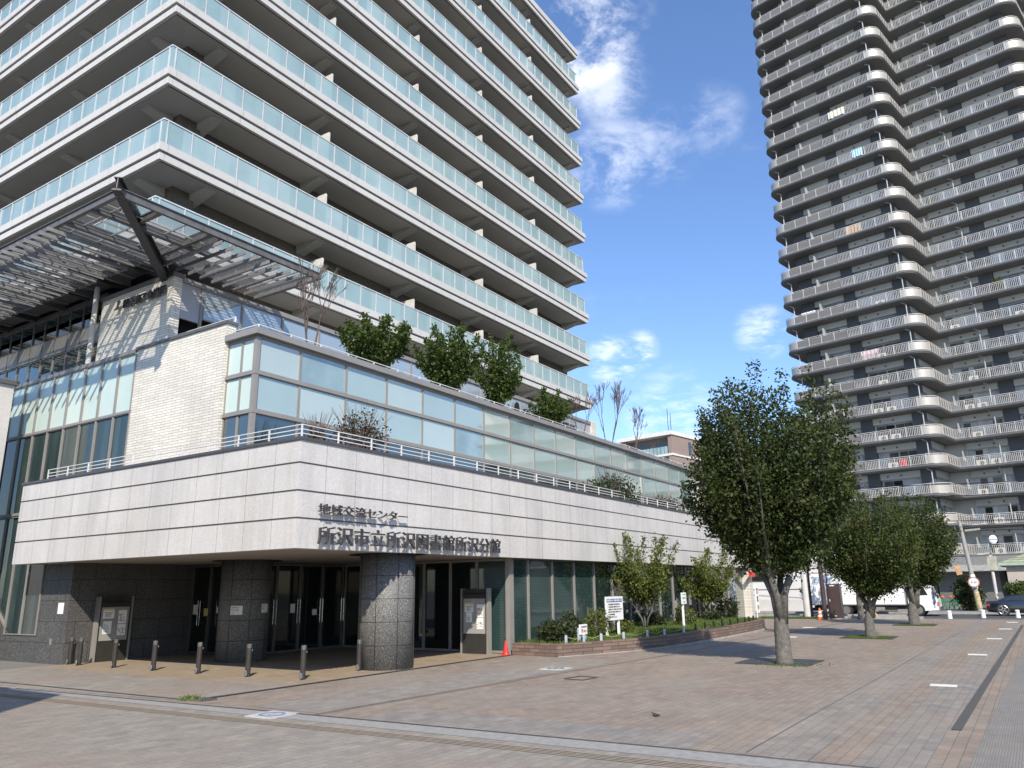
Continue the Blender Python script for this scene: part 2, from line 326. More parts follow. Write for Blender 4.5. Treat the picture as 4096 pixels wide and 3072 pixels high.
# ================================================================ the ground
def sheet(name, pts, z, mat, kind='structure', label=None, cat=None):
    o = MB().add([(x, y, z) for x, y in pts], [tuple(range(len(pts)))]).build(name, mat)
    if o.data.polygons[0].normal.z < 0: o.data.flip_normals()
    tag(o, label, cat, kind=kind) if kind else tag(o, label, cat); return o
sheet('ground', [(-700, -700), (900, -700), (900, 900), (-700, 900)], -.004, LANDM)
sheet('plaza_paving', [(-30, -30), (50.4, -30), (50.4, 15.2), (46.5, 15.2), (46.5, 24.5), (-30, 24.5)], 0, PAVE)
sheet('plaza_paving', [(-30, -30), (10.02, -30), (10.02, .2), (9.95, 4.2), (9.74, 9.6), (9.18, 20.0), (9.1, 24.5), (-30, 24.5)], .004, PAVE_F)
sheet('plaza_paving', [(9.3, 20.4), (9.84, 13.97), (12.2, 13.97), (12.2, 24.7), (9.2, 24.7)], .004, PAVE_F)
sheet('plaza_paving', [(12.2, 13.97), (21.5, 13.97), (21.5, 24.7), (12.2, 24.7)], .004, PAVE_T)
sheet('plaza_paving', [(10.1, .95), (50.4, .3), (50.4, -29), (10.1, -29)], .004, PAVE_R)
sheet('plaza_paving', [(10.1, 2.55), (50.4, 2.2), (50.4, 3.0), (10.1, 3.4)], .004, PAVE_G)
sheet('plaza_paving', [(10.1, 1.35), (50.4, .75), (50.4, 1.5), (10.1, 2.05)], .004, PAVE_G)
sheet('plaza_paving', [(9.95, 10.5), (20.9, 10.0), (20.9, 12.0), (9.95, 12.2)], .004, PAVE_G)
sheet('plaza_paving', [(9.95, 4.0), (11.2, 4.0), (11.1, 9.4), (9.85, 9.4)], .004, PAVE_G)
sheet('plaza_paving', [(24, 8.0), (50.4, 7.0), (50.4, 8.3), (24, 9.3)], .004, PAVE_G)
sheet('path_strip', [(9.32, 20.2), (9.62, 14.0), (9.8, 9.6), (10.0, 4.2), (10.1, -3), (9.62, -3), (9.5, 4.2), (9.3, 9.6), (8.95, 20.2)], .008, STRIP_L)
def strip(a, b, wd, z=.012, mat=LINE, name='path_strip'):
    a, b = Vector(a), Vector(b); d = (b - a).normalized(); n = Vector((-d.y, d.x)) * wd / 2
    return sheet(name, [tuple(a + n), tuple(b + n), tuple(b - n), tuple(a - n)], z, mat)
strip((9.21, 20.0), (9.76, 9.58), .045, .016); strip((9.76, 9.58), (10.0, 4.15), .045, .016); strip((10.0, 4.15), (10.1, -4), .045, .016)
strip((9.72, 21.3), (9.9, 14.1), .05, .016)
for k in range(4):
    for p_, q_ in (((8.47, 20.0), (8.77, 12.0)), ((8.77, 12.0), (9.01, 7.0)), ((9.01, 7.0), (9.15, 3.9)), ((9.15, 3.9), (9.27, -2))): strip((p_[0] + (k - 1.5) * .075, p_[1]), (q_[0] + (k - 1.5) * .075, q_[1]), .035, .012 + k * .0001, TACT, 'tactile_strip')
strip((9.9, 13.93), (21.2, 13.95), .13, .016); strip((9.75, 10.43), (15.83, 10.03), .035, .016); strip((15.83, 10.03), (23.27, 9.5), .035, .016); strip((23.27, 9.5), (46.3, 8.7), .035, .016)
strip((49.9, 16), (50.2, -2), .10, .016, MARK, 'kerb_line')
for yy in (3.1, -1.2): strip((10.2, yy + .2), (50.2, yy - .35), .008, .016)
def slot(name, label, cat, poly, mat, z=.02, group=None):
    o = MB().prism(poly, .002, z).build(name, mat, loc=(sum(p[0] for p in poly) / len(poly), sum(p[1] for p in poly) / len(poly), 0)); return tag(o, label, cat, group)
slot('drain_channel', 'long dark slotted drain channel running toward the road', 'drain', [(13.1, 1.31), (44.4, .90), (44.4, .78), (13.1, 1.18)], GRATE, .012)
slot('drain_cover', 'short grated drain cover where the dark paving strips meet', 'drain', [(9.88, 14.05), (10.25, 14.0), (10.25, 13.62), (9.88, 13.62)], GRATE, .022)
for i, (x, y) in enumerate([(18.39, 1.84), (26.34, 1.68), (33.73, 1.55), (40.59, 1.41), (47.19, 1.29)]):
    slot('paving_marker', '%s white marker tile in the row beside the drain channel, counted from the camera' % ('first', 'second', 'third', 'fourth', 'fifth')[i], 'marker', [(x - .12, y - .22), (x + .14, y - .22), (x + .14, y + .25), (x - .12, y + .25)], MARK, .02, 'white marker tiles beside the drain')
for i, (x, y, l) in enumerate([(39.64, 9.27, 'white marker tile near the far corner of the brick planter'), (32.39, 8.43, 'white marker tile between the brick planter and the second tree')]):
    slot('paving_marker', l, 'marker', [(x - .14, y - .3), (x + .2, y - .3), (x + .2, y + .3), (x - .14, y + .3)], MARK, .02, 'white marker tiles')
def cover(x, y, s, label, ring, rc):
    o = thing('manhole_cover', label, 'manhole cover', (x, y, 0), .05)
    LOCAL.add(o.name)
    MB().box((-s / 2, -s / 2, 0), (s / 2, s / 2, .02)).build('plate', STRIP_L if 'shadow' in label else simple('worn_white_plate', (.44, .44, .43), .7, var=.15, scale=8), o)  # plate lying in the shadow gets a darker colour, shade put into it
    b = MB(); n = 28; r = s * .36
    for k in range(n):
        a0, a1 = 2 * math.pi * k / n, 2 * math.pi * (k + 1) / n
        b.quad((r * math.cos(a0), r * math.sin(a0), .024), (r * math.cos(a1), r * math.sin(a1), .024), (r * .72 * math.cos(a1), r * .72 * math.sin(a1), .024), (r * .72 * math.cos(a0), r * .72 * math.sin(a0), .024))
    b.box((-r * .45, -r * .1, .02), (r * .45, r * .12, .024)); b.build('ring', ring, o)
cover(9.42, 11.06, .62, 'square white manhole plate with a red and blue ring on the light strip', simple('faded_emblem', (.20, .22, .34), .7, var=.4, scale=14), None)
cover(18.04, 10.57, .62, 'square white manhole plate in front of the brick planter corner', ALU_D, None)
cover(9.0, 19.6, .55, 'square white manhole plate in the shadow at the left edge', ALU_D, None)
b = MB()
for a, c in (((16.1, 8.75), (16.72, 8.7)), ((16.72, 8.7), (16.76, 9.2)), ((16.76, 9.2), (16.14, 9.25)), ((16.14, 9.25), (16.1, 8.75))): b.bar((*a, .012), (*c, .012), .025, .016)
tag(b.build('access_cover', LINE, loc=(16.4, 9, 0)), 'thin dark outline of a square cover set in the pavers', 'manhole cover')
def grate(poly, label, gm):
    cx = sum(p[0] for p in poly) / 4; cy = sum(p[1] for p in poly) / 4; o = thing('tree_grate', label, 'tree grate', (cx, cy, 0))
    MB().prism(poly, .002, .014).build('soil', SOIL, o); b = MB()
    for i in range(4): b.bar((*poly[i], .012), (*poly[(i + 1) % 4], .012), .06, .02)
    if gm:
        for k in range(1, 12):
            f = k / 12; p = [poly[0][j] * (1 - f) + poly[1][j] * f for j in (0, 1)]; q = [poly[3][j] * (1 - f) + poly[2][j] * f for j in (0, 1)]; b.bar((*p, .014), (*q, .014), .09, .012)
    b.build('frame', STEEL_D, o)
grate([(21.25, 6.95), (22.9, 6.9), (22.9, 5.1), (21.2, 5.15)], 'square black metal grate round the foot of the nearest plaza tree', True)
grate([(32.3, 6.5), (33.9, 6.5), (33.9, 4.75), (32.3, 4.75)], 'low grassy square round the foot of the second plaza tree', False)
grate([(42.5, 6.1), (44.2, 6.1), (44.2, 4.35), (42.5, 4.35)], 'low grassy square round the foot of the third plaza tree', False)
def grass(name, label, pts_fn, n, h, mat=GRASSM, w=.02):
    P = np.array([pts_fn() for _ in range(n)]); a = RNG.uniform(0, 6.28, n); hh = h * RNG.uniform(.4, 1.2, n); lean = RNG.uniform(-.4, .4, (n, 2)) * h
    v = np.zeros((n, 3, 3)); v[:, 0] = P; v[:, 1] = P; v[:, 2] = P
    v[:, 0, 0] -= np.cos(a) * w; v[:, 0, 1] -= np.sin(a) * w; v[:, 1, 0] += np.cos(a) * w; v[:, 1, 1] += np.sin(a) * w
    v[:, 2, :2] += lean; v[:, 2, 2] += hh
    b = MB(); b.v = [tuple(p) for p in v.reshape(-1, 3)]; b.f = [(3 * i, 3 * i + 1, 3 * i + 2) for i in range(n)]; b.m = [0] * n
    return tag(b.build(name, mat), label, 'grass', kind='stuff')
U = random.uniform
grass('grass', 'sparse grass at the foot of the nearest plaza tree', lambda: (21.5 + abs(random.gauss(0, .35)) * random.choice((-1, 1)), 5.75 + random.gauss(0, .4), .01), 500, .035)
grass('grass', 'grass in the square round the second plaza tree', lambda: (U(32.4, 33.8), U(4.85, 6.4), .01), 2600, .05)
grass('grass', 'grass in the square round the third plaza tree', lambda: (U(42.6, 44.1), U(4.45, 6.0), .01), 2400, .05)
grass('grass', 'tuft of weeds growing beside the short drain cover', lambda: (9.95 + random.gauss(0, .1), 14.1 + random.gauss(0, .1), .01), 130, .08)
grass('grass', 'rough grass along the kerb behind the planter', lambda: (U(49.3, 50.3), U(10.9, 14.5), .01), 2500, .13)
# road and far pavement
sheet('road', [(50.6, -160), (50.6, 160), (58.6, 160), (58.6, -160)], .006, ASPH)
strip((51.3, -60), (51.3, 60), .12, .012, MARK, 'road_marking'); strip((58.2, -60), (58.2, 60), .12, .012, MARK, 'road_marking')
o = MB().box((58.6, -160, -.1), (58.85, 160, .13)).box((58.85, -160, -.1), (66, 160, .11), 1).build('far_pavement', [CONC_G, SIDEW]); tag(o, kind='structure')
o = MB().box((50.4, 5.6, 0), (50.6, 60, .14)).box((51.6, 6.6, 0), (52.0, 40, .2)).build('kerb', CONC_G); tag(o, kind='structure')
# ================================================================ library building (podium)
lib = thing('library_building', 'low white granite library building with glass terraces and dark open entrance', 'building', (12.07, 13.75, 0))
def part(name, mb, mats, parent=lib, label=None): 
    o = mb.build(name, mats, parent)
    if label: o['label'] = label
    return o
XE = 46.3                                            # east end of the podium
# stone band
b = MB()
rows = [(2.95, 3.60), (3.645, 4.225), (4.27, 4.865), (4.91, 5.42)]
for z0, z1 in rows:
    b.box((12.07, 13.75, z0), (XE, 14.05, z1)); b.box((12.07, 14.05, z0), (12.37, 26.6, z1))
b.box((12.095, 13.775, 3.0), (XE - .02, 14.04, 5.42), 1); b.box((12.095, 14.04, 3.0), (12.36, 26.58, 5.42), 1)
b.box((12.37, 26.3, 2.95), (12.95, 26.6, 5.42))
part('stone_band', b, [GR_LIGHT, simple('groove_granite', (.17, .155, .15), .7)])
b = MB(); b.box((12.03, 13.71, 5.42), (XE + .03, 14.09, 5.49)); b.box((12.03, 14.09, 5.42), (12.41, 26.64, 5.49)); part('coping', b, CAP_DARK)
b = MB(); b.box((12.37, 14.05, 4.9), (XE, 16.8, 5.1)); b.box((12.37, 16.8, 4.9), (12.95, 26.3, 5.1)); part('terrace_floor', b, CONC_G)
b = MB(); b.box((12.12, 13.8, 2.965), (21.45, 25.0, 3.1)); b.box((21.45, 14.25, 2.965), (46, 25, 3.1)); b.box((12.12, 25.0, 2.965), (12.94, 26.5, 3.1)); b.box((21.45, 13.8, 2.965), (XE, 14.25, 3.1))
part('soffit', b, simple('entrance_soffit', (.30, .285, .26), .7))
# pillars with dark recess rings
for (x, y) in ((16.36, 14.85), (16.19, 20.57)):
    p = MB(); p.lathe([(.75, 0), (.75, 2.97)], (x, y, 0), 72)
    for z in (.6, 1.19, 1.78, 2.37): p.lathe([(.7505, z), (.7535, z + .004), (.7535, z + .012), (.7505, z + .016)], (x, y, 0), 72, 1)
    for k in range(8): a = math.radians(200 + k * 45); p.bar((x + .7505 * math.cos(a), y + .7505 * math.sin(a), 0), (x + .7505 * math.cos(a), y + .7505 * math.sin(a), 2.96), .012, .012, 1)
    po = part('pillar', p, [GR_PIL, BLACK]); 
    for f in po.data.polygons: f.use_smooth = abs(f.normal.z) < .5
    r = MB(); r.lathe([(1.05, 2.945), (1.05, 2.964)], (x, y, 0), 48); r.build('ceiling_ring', BLACK, lib)
# granite walls: left face with the many sided window, and the wall in the recess
b = MB()
b.box((12.95, 24.62, 0), (13.25, 26.35, 2.965)); b.prism([(0, 0)] * 3 if False else [(12.95, 26.35), (13.25, 26.35), (13.25, 28.0), (12.95, 28.0)], 0, .78)
b.add([(12.95, 28.0, 0), (12.95, 34.0, 0), (12.95, 34.0, 5.0), (12.95, 28.0, .78)], [(0, 3, 2, 1)])
b.box((13.25, 24.62, 0), (17.15, 24.9, 2.965)); part('granite_wall', b, GR_DARK)
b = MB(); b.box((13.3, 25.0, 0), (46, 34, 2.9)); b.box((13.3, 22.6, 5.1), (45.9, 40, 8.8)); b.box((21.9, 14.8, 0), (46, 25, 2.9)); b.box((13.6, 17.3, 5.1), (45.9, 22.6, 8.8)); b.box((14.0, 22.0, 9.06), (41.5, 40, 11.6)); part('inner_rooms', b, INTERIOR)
def window(face, a0, a1, z0, z1, plane, mat, fw=.05, name='window', dep=.08, frame=ALU, back=.03, fwt=None):
    """one window: frame and pane; face 'Y' at y=plane from x=a0..a1, face 'X' at x=plane from y=a0..a1"""
    fwt = fwt or fw; b = MB()
    def bx(u0, u1, w0, w1, d0, d1, m):
        if face == 'Y': b.box((u0, plane + d0, w0), (u1, plane + d1, w1), m)
        else: b.box((plane + d0, u0, w0), (plane + d1, u1, w1), m)
    h = fw / 2
    bx(a0, a0 + h, z0, z1, -dep / 2, back + .02, 0); bx(a1 - h, a1, z0, z1, -dep / 2, back + .02, 0)
    bx(a0 + h, a1 - h, z0, z0 + fwt / 2, -dep / 2, back + .02, 0); bx(a0 + h, a1 - h, z1 - fwt / 2, z1, -dep / 2, back + .02, 0)
    bx(a0 + h, a1 - h, z0 + fwt / 2, z1 - fwt / 2, 0, back, 1)
    return part(name, b, [frame, mat])
# entrance glazing in the recess
for i in range(3): window('X', 21.6 + i * 1.0, 22.6 + i * 1.0 + (.02 if i == 2 else 0), 0.02, 2.95, 17.15, GL_DOOR, .11, 'door', .1, ALU_D, fwt=.16)
for i in range(4): window('Y', 17.2 + i * 1.04, 18.24 + i * 1.04, 0.02, 2.95, 21.6, GL_DOOR, .11, 'door', .1, ALU_D, fwt=.16)
for i in (0, 1, 2):
    for s_ in (-.06, .06): b = MB(); b.tube([(17.09, 22.1 + i + s_, .95), (17.09, 22.1 + i + s_, 1.75)], .012, 6); part('door_handle', b, CHROME)
for i in range(4):
    for s_ in (-.06, .06): b = MB(); b.tube([(18.2 + i * 1.04 + s_, 21.54, .95), (18.2 + i * 1.04 + s_, 21.54, 1.75)], .012, 6); part('door_handle', b, CHROME)
ys = [21.55, 20.6, 19.65, 18.7, 17.75, 16.6, 15.5, 14.3]
for i in range(7): window('X', ys[i + 1], ys[i], 0.02, 2.95, 21.45, [GL_DOOR, GL_DOOR, GL_DOOR, GL_DARK][i % 4] if i < 6 else GL_BLIND, .09, 'window', .1, ALU, fwt=.14)
for k, (x, z0, z1) in enumerate(((17.75, 1.25, 1.5), (18.9, 1.3, 1.6), (19.9, 1.2, 1.4))): b = MB(); b.box((x, 21.575, z0), (x + .2, 21.585, z1)); part('door_notice', b, PAPER)
for k, (y, z0, z1) in enumerate(((24.2, 1.3, 1.62), (23.6, 1.25, 1.5), (22.95, 1.35, 1.55))): b = MB(); b.box((17.095, y, z0), (17.11, y + .22, z1)); part('door_notice', b, PAPER if k != 1 else PAPER_Y)
b = MB(); b.box((21.38, 14.16, 0), (21.58, 14.3, 2.96)); part('corner_post', b, ALU)
sx = [21.58, 22.55] + [22.55 + 1.585 * k for k in range(1, 15)]; sx[-1] = 46.0
for i in range(len(sx) - 1): window('Y', sx[i], sx[i + 1], 0.05, 2.94, 14.22, GL_BLIND if i < 4 or i % 5 == 0 else GL_DARK, .075, 'window', .12, ALU)
b = MB(); b.box((21.58, 13.99, 2.90), (XE, 14.16, 2.962)); part('window_head', b, CAP_DARK)
b = MB(); b.box((45.9, 13.8, 0), (46.4, 16.8, 2.95)); b.box((45.95, 16.9, 5.1), (47.3, 17.3, 8.95)); b.box((46.3, 14.0, 2.95), (46.9, 17.3, 5.4)); part('end_wall', b, TILE_WHITE)
# level two glazing
mx = [13.14, 14.61] + [14.61 + 1.832 * k for k in range(1, 18)]; YG = 16.85
RW = [(5.12, 6.66), (6.76, 7.74), (7.84, 8.78)]
for i in range(len(mx) - 1):
    for j, (z0, z1) in enumerate(RW):
        window('Y', mx[i], mx[i + 1], z0, z1, YG, GL_DARK if j == 0 else (GL_PALE, GL_PALE2, GL_PALE, GL_PALE3, GL_PALE2, GL_PALE)[(i * 5 + j * 2) % 6], .075, 'window', .06, ALU, fwt=.05)
lm = [16.93, 17.45, 18.07]
for i in range(2):
    for j, (z0, z1) in enumerate(RW): window('X', lm[i], lm[i + 1], z0, z1, 13.08, GL_DARK if j == 0 else GL_GREEN, .075, 'window', .06, ALU, fwt=.05)
b = MB()
for z0, z1, pr in ((6.655, 6.765, .07), (7.735, 7.845, .07), (8.78, 8.84, .04)):
    b.box((13.08 - pr, YG - pr, z0), (46.0, YG, z1)); b.box((13.08 - pr, YG, z0), (13.08, 18.07, z1))
b.box((13.02, 16.79, 5.1), (13.14, 16.93, 6.65)); b.box((13.02, 16.79, 6.77), (13.14, 16.93, 7.73)); b.box((13.02, 16.79, 7.85), (13.14, 16.93, 8.78)); part('transom', b, ALU)
b = MB(); b.box((12.9, 16.67, 8.84), (46.5, 17.1, 9.02)); b.box((12.9, 17.1, 8.84), (13.3, 18.06, 9.02)); part('roof_edge', b, ALU_CAP)
b = MB(); b.box((13.3, 17.1, 8.8), (46.3, 21.28, 8.96)); b.box((13.26, 18.1, 8.8), (13.3, 30.4, 8.96)); part('upper_terrace_floor', b, CONC_G)
# white tile wall on the left face
b = MB(); b.box((12.95, 18.07, 5.1), (13.26, 22.47, 9.40)); part('tile_wall', b, TILE_WHITE)
b = MB(); b.box((12.90, 18.02, 9.40), (13.31, 22.52, 9.49)); part('coping', b, ALU_D)
# left curtain wall
ml = [22.47, 23.39, 24.37, 25.35, 26.35, 27.38, 28.38, 29.38, 30.36, 31.34, 32.3]
for i in range(len(ml) - 1):
    window('X', ml[i], ml[i + 1], 7.46, 9.33, 12.97, GL_GREEN, .085, 'window', .10, ALU, fwt=.06)
    window('X', ml[i], ml[i + 1], 4.70, 7.40, 12.97, GL_CURT, .085, 'window', .10, ALU, fwt=.06)
for i in range(4, len(ml) - 1):
    zb = .80 if ml[i + 1] < 28.0 else .80 + max(0, (ml[i] - 28.0)) * .70
    if i <= 5: window('X', ml[i], ml[i + 1], .80, 4.64, 12.97, GL_CURT, .085, 'window', .10, ALU, fwt=.06)
    else:
        a0, a1 = ml[i], ml[i + 1]; f = lambda y: .80 + max(0, y - 28.0) * .70; b = MB()
        b.add([(12.99, a0, f(a0)), (12.99, a1, f(a1)), (12.99, a1, 4.64), (12.99, a0, 4.64)], [(0, 1, 2, 3)], 1)
        b.bar((12.97, a0, f(a0) - .01), (12.97, a1, f(a1) - .01), .1, .07); b.box((12.93, a0, f(a0)), (13.0, a0 + .05, 4.64)); b.box((12.93, a0, 4.58), (13.0, a1, 4.64)); part('window', b, [ALU, GL_CURT])
b = MB(); b.box((12.90, 22.54, 9.33), (13.3, 32.3, 9.45)); b.box((12.9, 22.50, 7.395), (12.97, 32.3, 7.465)); b.box((12.9, 26.62, 4.635), (12.97, 32.3, 4.705)); part('transom', b, ALU)
# railings
def railing(runs, zs, post_z, name='terrace_railing', step=1.16, r=.016):
    b = MB()
    for (p, q) in runs:
        L = math.dist(p, q); n = max(1, round(L / step))
        for k in range(0 if (p, q) == runs[0] else 1, n + 1):
            x = p[0] + (q[0] - p[0]) * k / n; y = p[1] + (q[1] - p[1]) * k / n
            b.box((x - .016, y - .016, post_z), (x + .016, y + .016, zs[0] + .01))
        for z in zs: b.bar((*p, z), (*q, z), .02, .02)
    return part(name, b, RAILW)
railing([((12.25, 13.93), (XE, 13.93)), ((12.25, 13.93), (12.25, 25.5))], (5.83, 5.72, 5.62), 5.49)
railing([((13.1, 16.88), (46.3, 16.88)), ((13.1, 16.88), (13.1, 18.0))], (9.17, 9.07), 9.02)
railing([((13.3, 18.2), (13.3, 22.4))], (9.72, 9.6), 9.0)
# level three
b = MB(); b.box((13.18, 21.3, 9.0), (13.5, 25.35, 11.72)); part('tile_pier', b, TILE_WHITE); b = MB(); b.box((41.3, 21.2, 8.96), (41.9, 21.5, 11.8)); part('tile_pier', b, TILE_WHITE)
b = MB(); b.box((13.13, 21.25, 11.72), (13.55, 25.4, 11.86)); part('coping', b, ALU_D)
m3 = [25.5, 26.2, 27.1, 27.98, 28.88, 29.77, 30.64, 31.54, 32.41, 33.29, 34.2, 35.1, 36.0]
for i in range(len(m3) - 1):
    a0, a1 = m3[i], m3[i + 1]
    window('X', a0, a1, 11.17, 12.08, 13.5, GL_DARK, .06, 'window', .08, ALU_D); window('X', a0, a1, 9.0, 10.5, 13.5, GL_DARK, .06, 'window', .08, ALU)
b = MB(); b.box((13.45, 25.5, 10.52), (13.52, 36, 11.15)); part('spandrel', b, GREYPANEL)
b = MB()
for a in m3: b.box((13.435, a - .012, 10.52), (13.449, a + .012, 11.15))
b.box((13.40, 25.5, 12.08), (13.6, 36, 12.2)); part('transom', b, ALU_D)
m4 = [14.29, 15.8, 17.53, 19.28] + [19.28 + 1.77 * k for k in range(1, 13)]
for i in range(len(m4) - 1):
    window('Y', m4[i], m4[i + 1], 10.56 if i == 0 else 9.35, 11.60, 21.3, GL_UP, .07, 'window', .08, ALU)
b = MB(); b.box((13.52, 21.33, 10.42), (14.26, 21.40, 11.66)); part('spandrel', b, LILAC); b = MB(); b.box((m4[-1] + .01, 21.3, 9.0), (41.3, 21.4, 11.6)); part('spandrel', b, LILAC)
b = MB(); b.box((13.5, 21.22, 11.60), (41.25, 21.42, 11.76)); b.box((14.2, 21.27, 9.0), (14.28, 21.36, 11.6)); part('transom', b, ALU_CAP)
b = MB(); b.box((13.5, 21.45, 11.5), (41.3, 40, 11.7)); b.box((13.6, 21.45, 11.7), (41.3, 26, 11.75)); part('roof', b, CONC_G)
# downpipe beside the pier
b = MB(); b.tube([(13.02, 25.5, 9.2), (13.02, 25.5, 12.25)], .085, 14)
for z in (9.9, 10.9, 11.9): b.tube([(13.02, 25.5, z), (13.02, 25.5, z + .05)], .10, 14)
part('downpipe', b, CONC)
# lettering
b = MB()
text_mb('所沢市立所沢図書館所沢分館', 12.60, 20.03, 3.05, 3.47, .055, 'Y', 13.60, b); text_mb('地域交流センター', 12.58, 15.68, 3.74, 3.98, .05, 'Y', 13.60, b)
for k in range(13): x = 12.75 + k * .57; b.bar((x, 13.62, 3.35), (x, 13.76, 3.35), .012); 
for k in range(8): x = 12.75 + k * .38; b.bar((x, 13.62, 3.86), (x, 13.76, 3.86), .012)
part('lettering', b, LETTER)
b = MB(); text_mb('所沢商工会議所', 23.85, 21.5, 11.14, 11.44, .08, 'X', 13.08, b); part('lettering', b, LETTER); b = MB()
b.add([(13.05, 24.36, 11.16), (13.05, 24.2, 11.3), (13.05, 24.2, 11.46), (13.05, 24.05, 11.5), (13.05, 23.97, 11.38), (13.05, 24.06, 11.26), (13.05, 24.02, 11.14)], [tuple(range(7))]); part('emblem', b, LETTER)
b = MB(); text_mb('所沢商工会議所', 33.55, 39.35, 10.62, 11.22, .05, 'Y', 21.22, b); part('lettering', b, BLACK); b = MB()
em = [(32.35, 10.95), (32.5, 10.78), (32.62, 10.9), (32.72, 11.25), (32.9, 11.42), (33.12, 11.36), (33.2, 11.1), (33.12, 10.88), (33.06, 11.05), (32.95, 11.05), (32.88, 10.6), (32.45, 10.6)]
b.add([(x, 21.2, z) for x, z in em], [tuple(range(len(em)))]); part('emblem', b, BLACK)
# joints between coping sheets, wall plates near the entrance
b = MB(); b.box((12.935, 25.35, .55), (12.95, 25.45, .72)); b.box((12.93, 24.9, 1.45), (12.95, 25.2, 1.78), 1); part('wall_plate', b, [ALU, PAPER])
# ---- steel canopy over the corner
cz = 12.25
can = MB()
def ibeam(mb, p, q, h=.22, w=.11, m=0):
    p, q = Vector(p), Vector(q); t = .022
    mb.bar(p + Vector((0, 0, h / 2)), q + Vector((0, 0, h / 2)), w, t, m); mb.bar(p - Vector((0, 0, h / 2)), q - Vector((0, 0, h / 2)), w, t, m); mb.bar(p, q, .025, h - t, m)
E0 = (9.75, 18.62)                                     # outer tip of the canopy in plan
CY1, CX1 = 38.0, 16.75
ibeam(can, (E0[0], E0[1], cz), (CX1, E0[1], cz)); ibeam(can, (E0[0], E0[1], cz), (E0[0], CY1, cz))
for k in range(9):
    y = 19.95 + k * 2.1
    if y < 37: ibeam(can, (E0[0], y, cz - .02), (13.4, y, cz - .02), .26)
for k in range(4):
    x = 11.1 + k * 1.85
    if k != 0: ibeam(can, (x, E0[1], cz - .02), (x, 21.6, cz - .02), .26)
ibeam(can, (10.95, E0[1], cz - .02), (10.95, 19.7, cz - .02), .2); ibeam(can, (E0[0], 21.3, cz - .02), (13.3, 21.3, cz - .02), .24); ibeam(can, (12.55, E0[1], cz - .02), (12.55, 21.3, cz - .02), .24)
canopy = part('canopy', can, simple('beam_steel', (.13, .128, .125), .55, .1, .25, 4))
db = MB(); ibeam(db, (9.55, 18.42, cz + .12), (13.3, 21.9, cz - .42), .34, .2); db.bar((9.55, 18.42, cz - .07), (13.25, 21.85, cz - .60), .24, .03); db.build('diagonal_beam', STEEL_D, canopy)
gr = MB()                                            # expanded metal: slats close together, light falls through
k = 0; y = E0[1] + .12
while y < 37.5:
    gr.box((E0[0] + .1, y, cz + .05), (13.35 if y > 21.5 else 16.6, y + .022, cz + .056)); y += .075
for xx in np.arange(E0[0] + .5, 13.3, .82): gr.box((xx, E0[1], cz + .0), (xx + .03, 37.5, cz + .045))
for xx in np.arange(13.6, 16.6, .82): gr.box((xx, E0[1], cz), (xx + .03, 21.5, cz + .045))
for yy in np.arange(E0[1] + .9, 37, 1.05): gr.box((E0[0] + .08, yy, cz - .02), (13.3, yy + .03, cz + .02))
gr.build('grating', STEEL_G, canopy)
lz = 12.0
for k in range(34):                                   # louvre blades on the left wing, one by one
    y = 21.55 + k * .435; l = MB(); l.bar((9.42, y, lz - .09), (12.27, y, lz - .09), .03, .11)
    for x in (10.1, 11.1, 12.0): l.box((x, y + .016, lz - .03), (x + .035, y + .22, lz + .03))
    l.build('louvre_blade', STEEL, canopy)
for k in range(9):
    x = 12.74 + k * .43; l = MB(); l.bar((x, 18.36, lz - .09), (x, 21.2, lz - .09), .03, .11)
    for y in (19.05, 20.0, 20.9): l.box((x + .016, y, lz - .02), (x + .22, y + .035, lz + .03))
    l.build('louvre_blade', STEEL, canopy)
sf = MB(); sf.box((12.35, 22.0, 12.42), (16, 37.8, 12.5))
for k in range(8): sf.bar((11.6, 22.9 + k * 1.9, 12.28), (14.6, 22.9 + k * 1.9, 12.28), .16, .24)
sf.build('canopy_soffit', STEEL_D, canopy)
# neighbouring granite pier at the left edge of the picture
o = MB().box((8.2, 23.4, 0), (9.95, 24.9, 7.80)).box((8.1, 23.3, 7.80), (10.05, 25.0, 7.92), 1).build('granite_pier', [GR_LIGHT, ALU_D], loc=(9, 24, 0)) if False else None
b = MB(); b.box((11.2, 28.25, 4.0), (12.07, 31, 8.98)); b.box((11.1, 28.15, 8.98), (12.17, 31.1, 9.12), 1)
b.box((11.4, 29.2, 0), (12.07, 31, 4.0)); o = b.build('granite_pier', [GR_LIGHT, ALU_D], loc=(11.6, 30, 0)); tag(o, 'pale granite clad pier with dark metal coping at the left edge', 'pier')
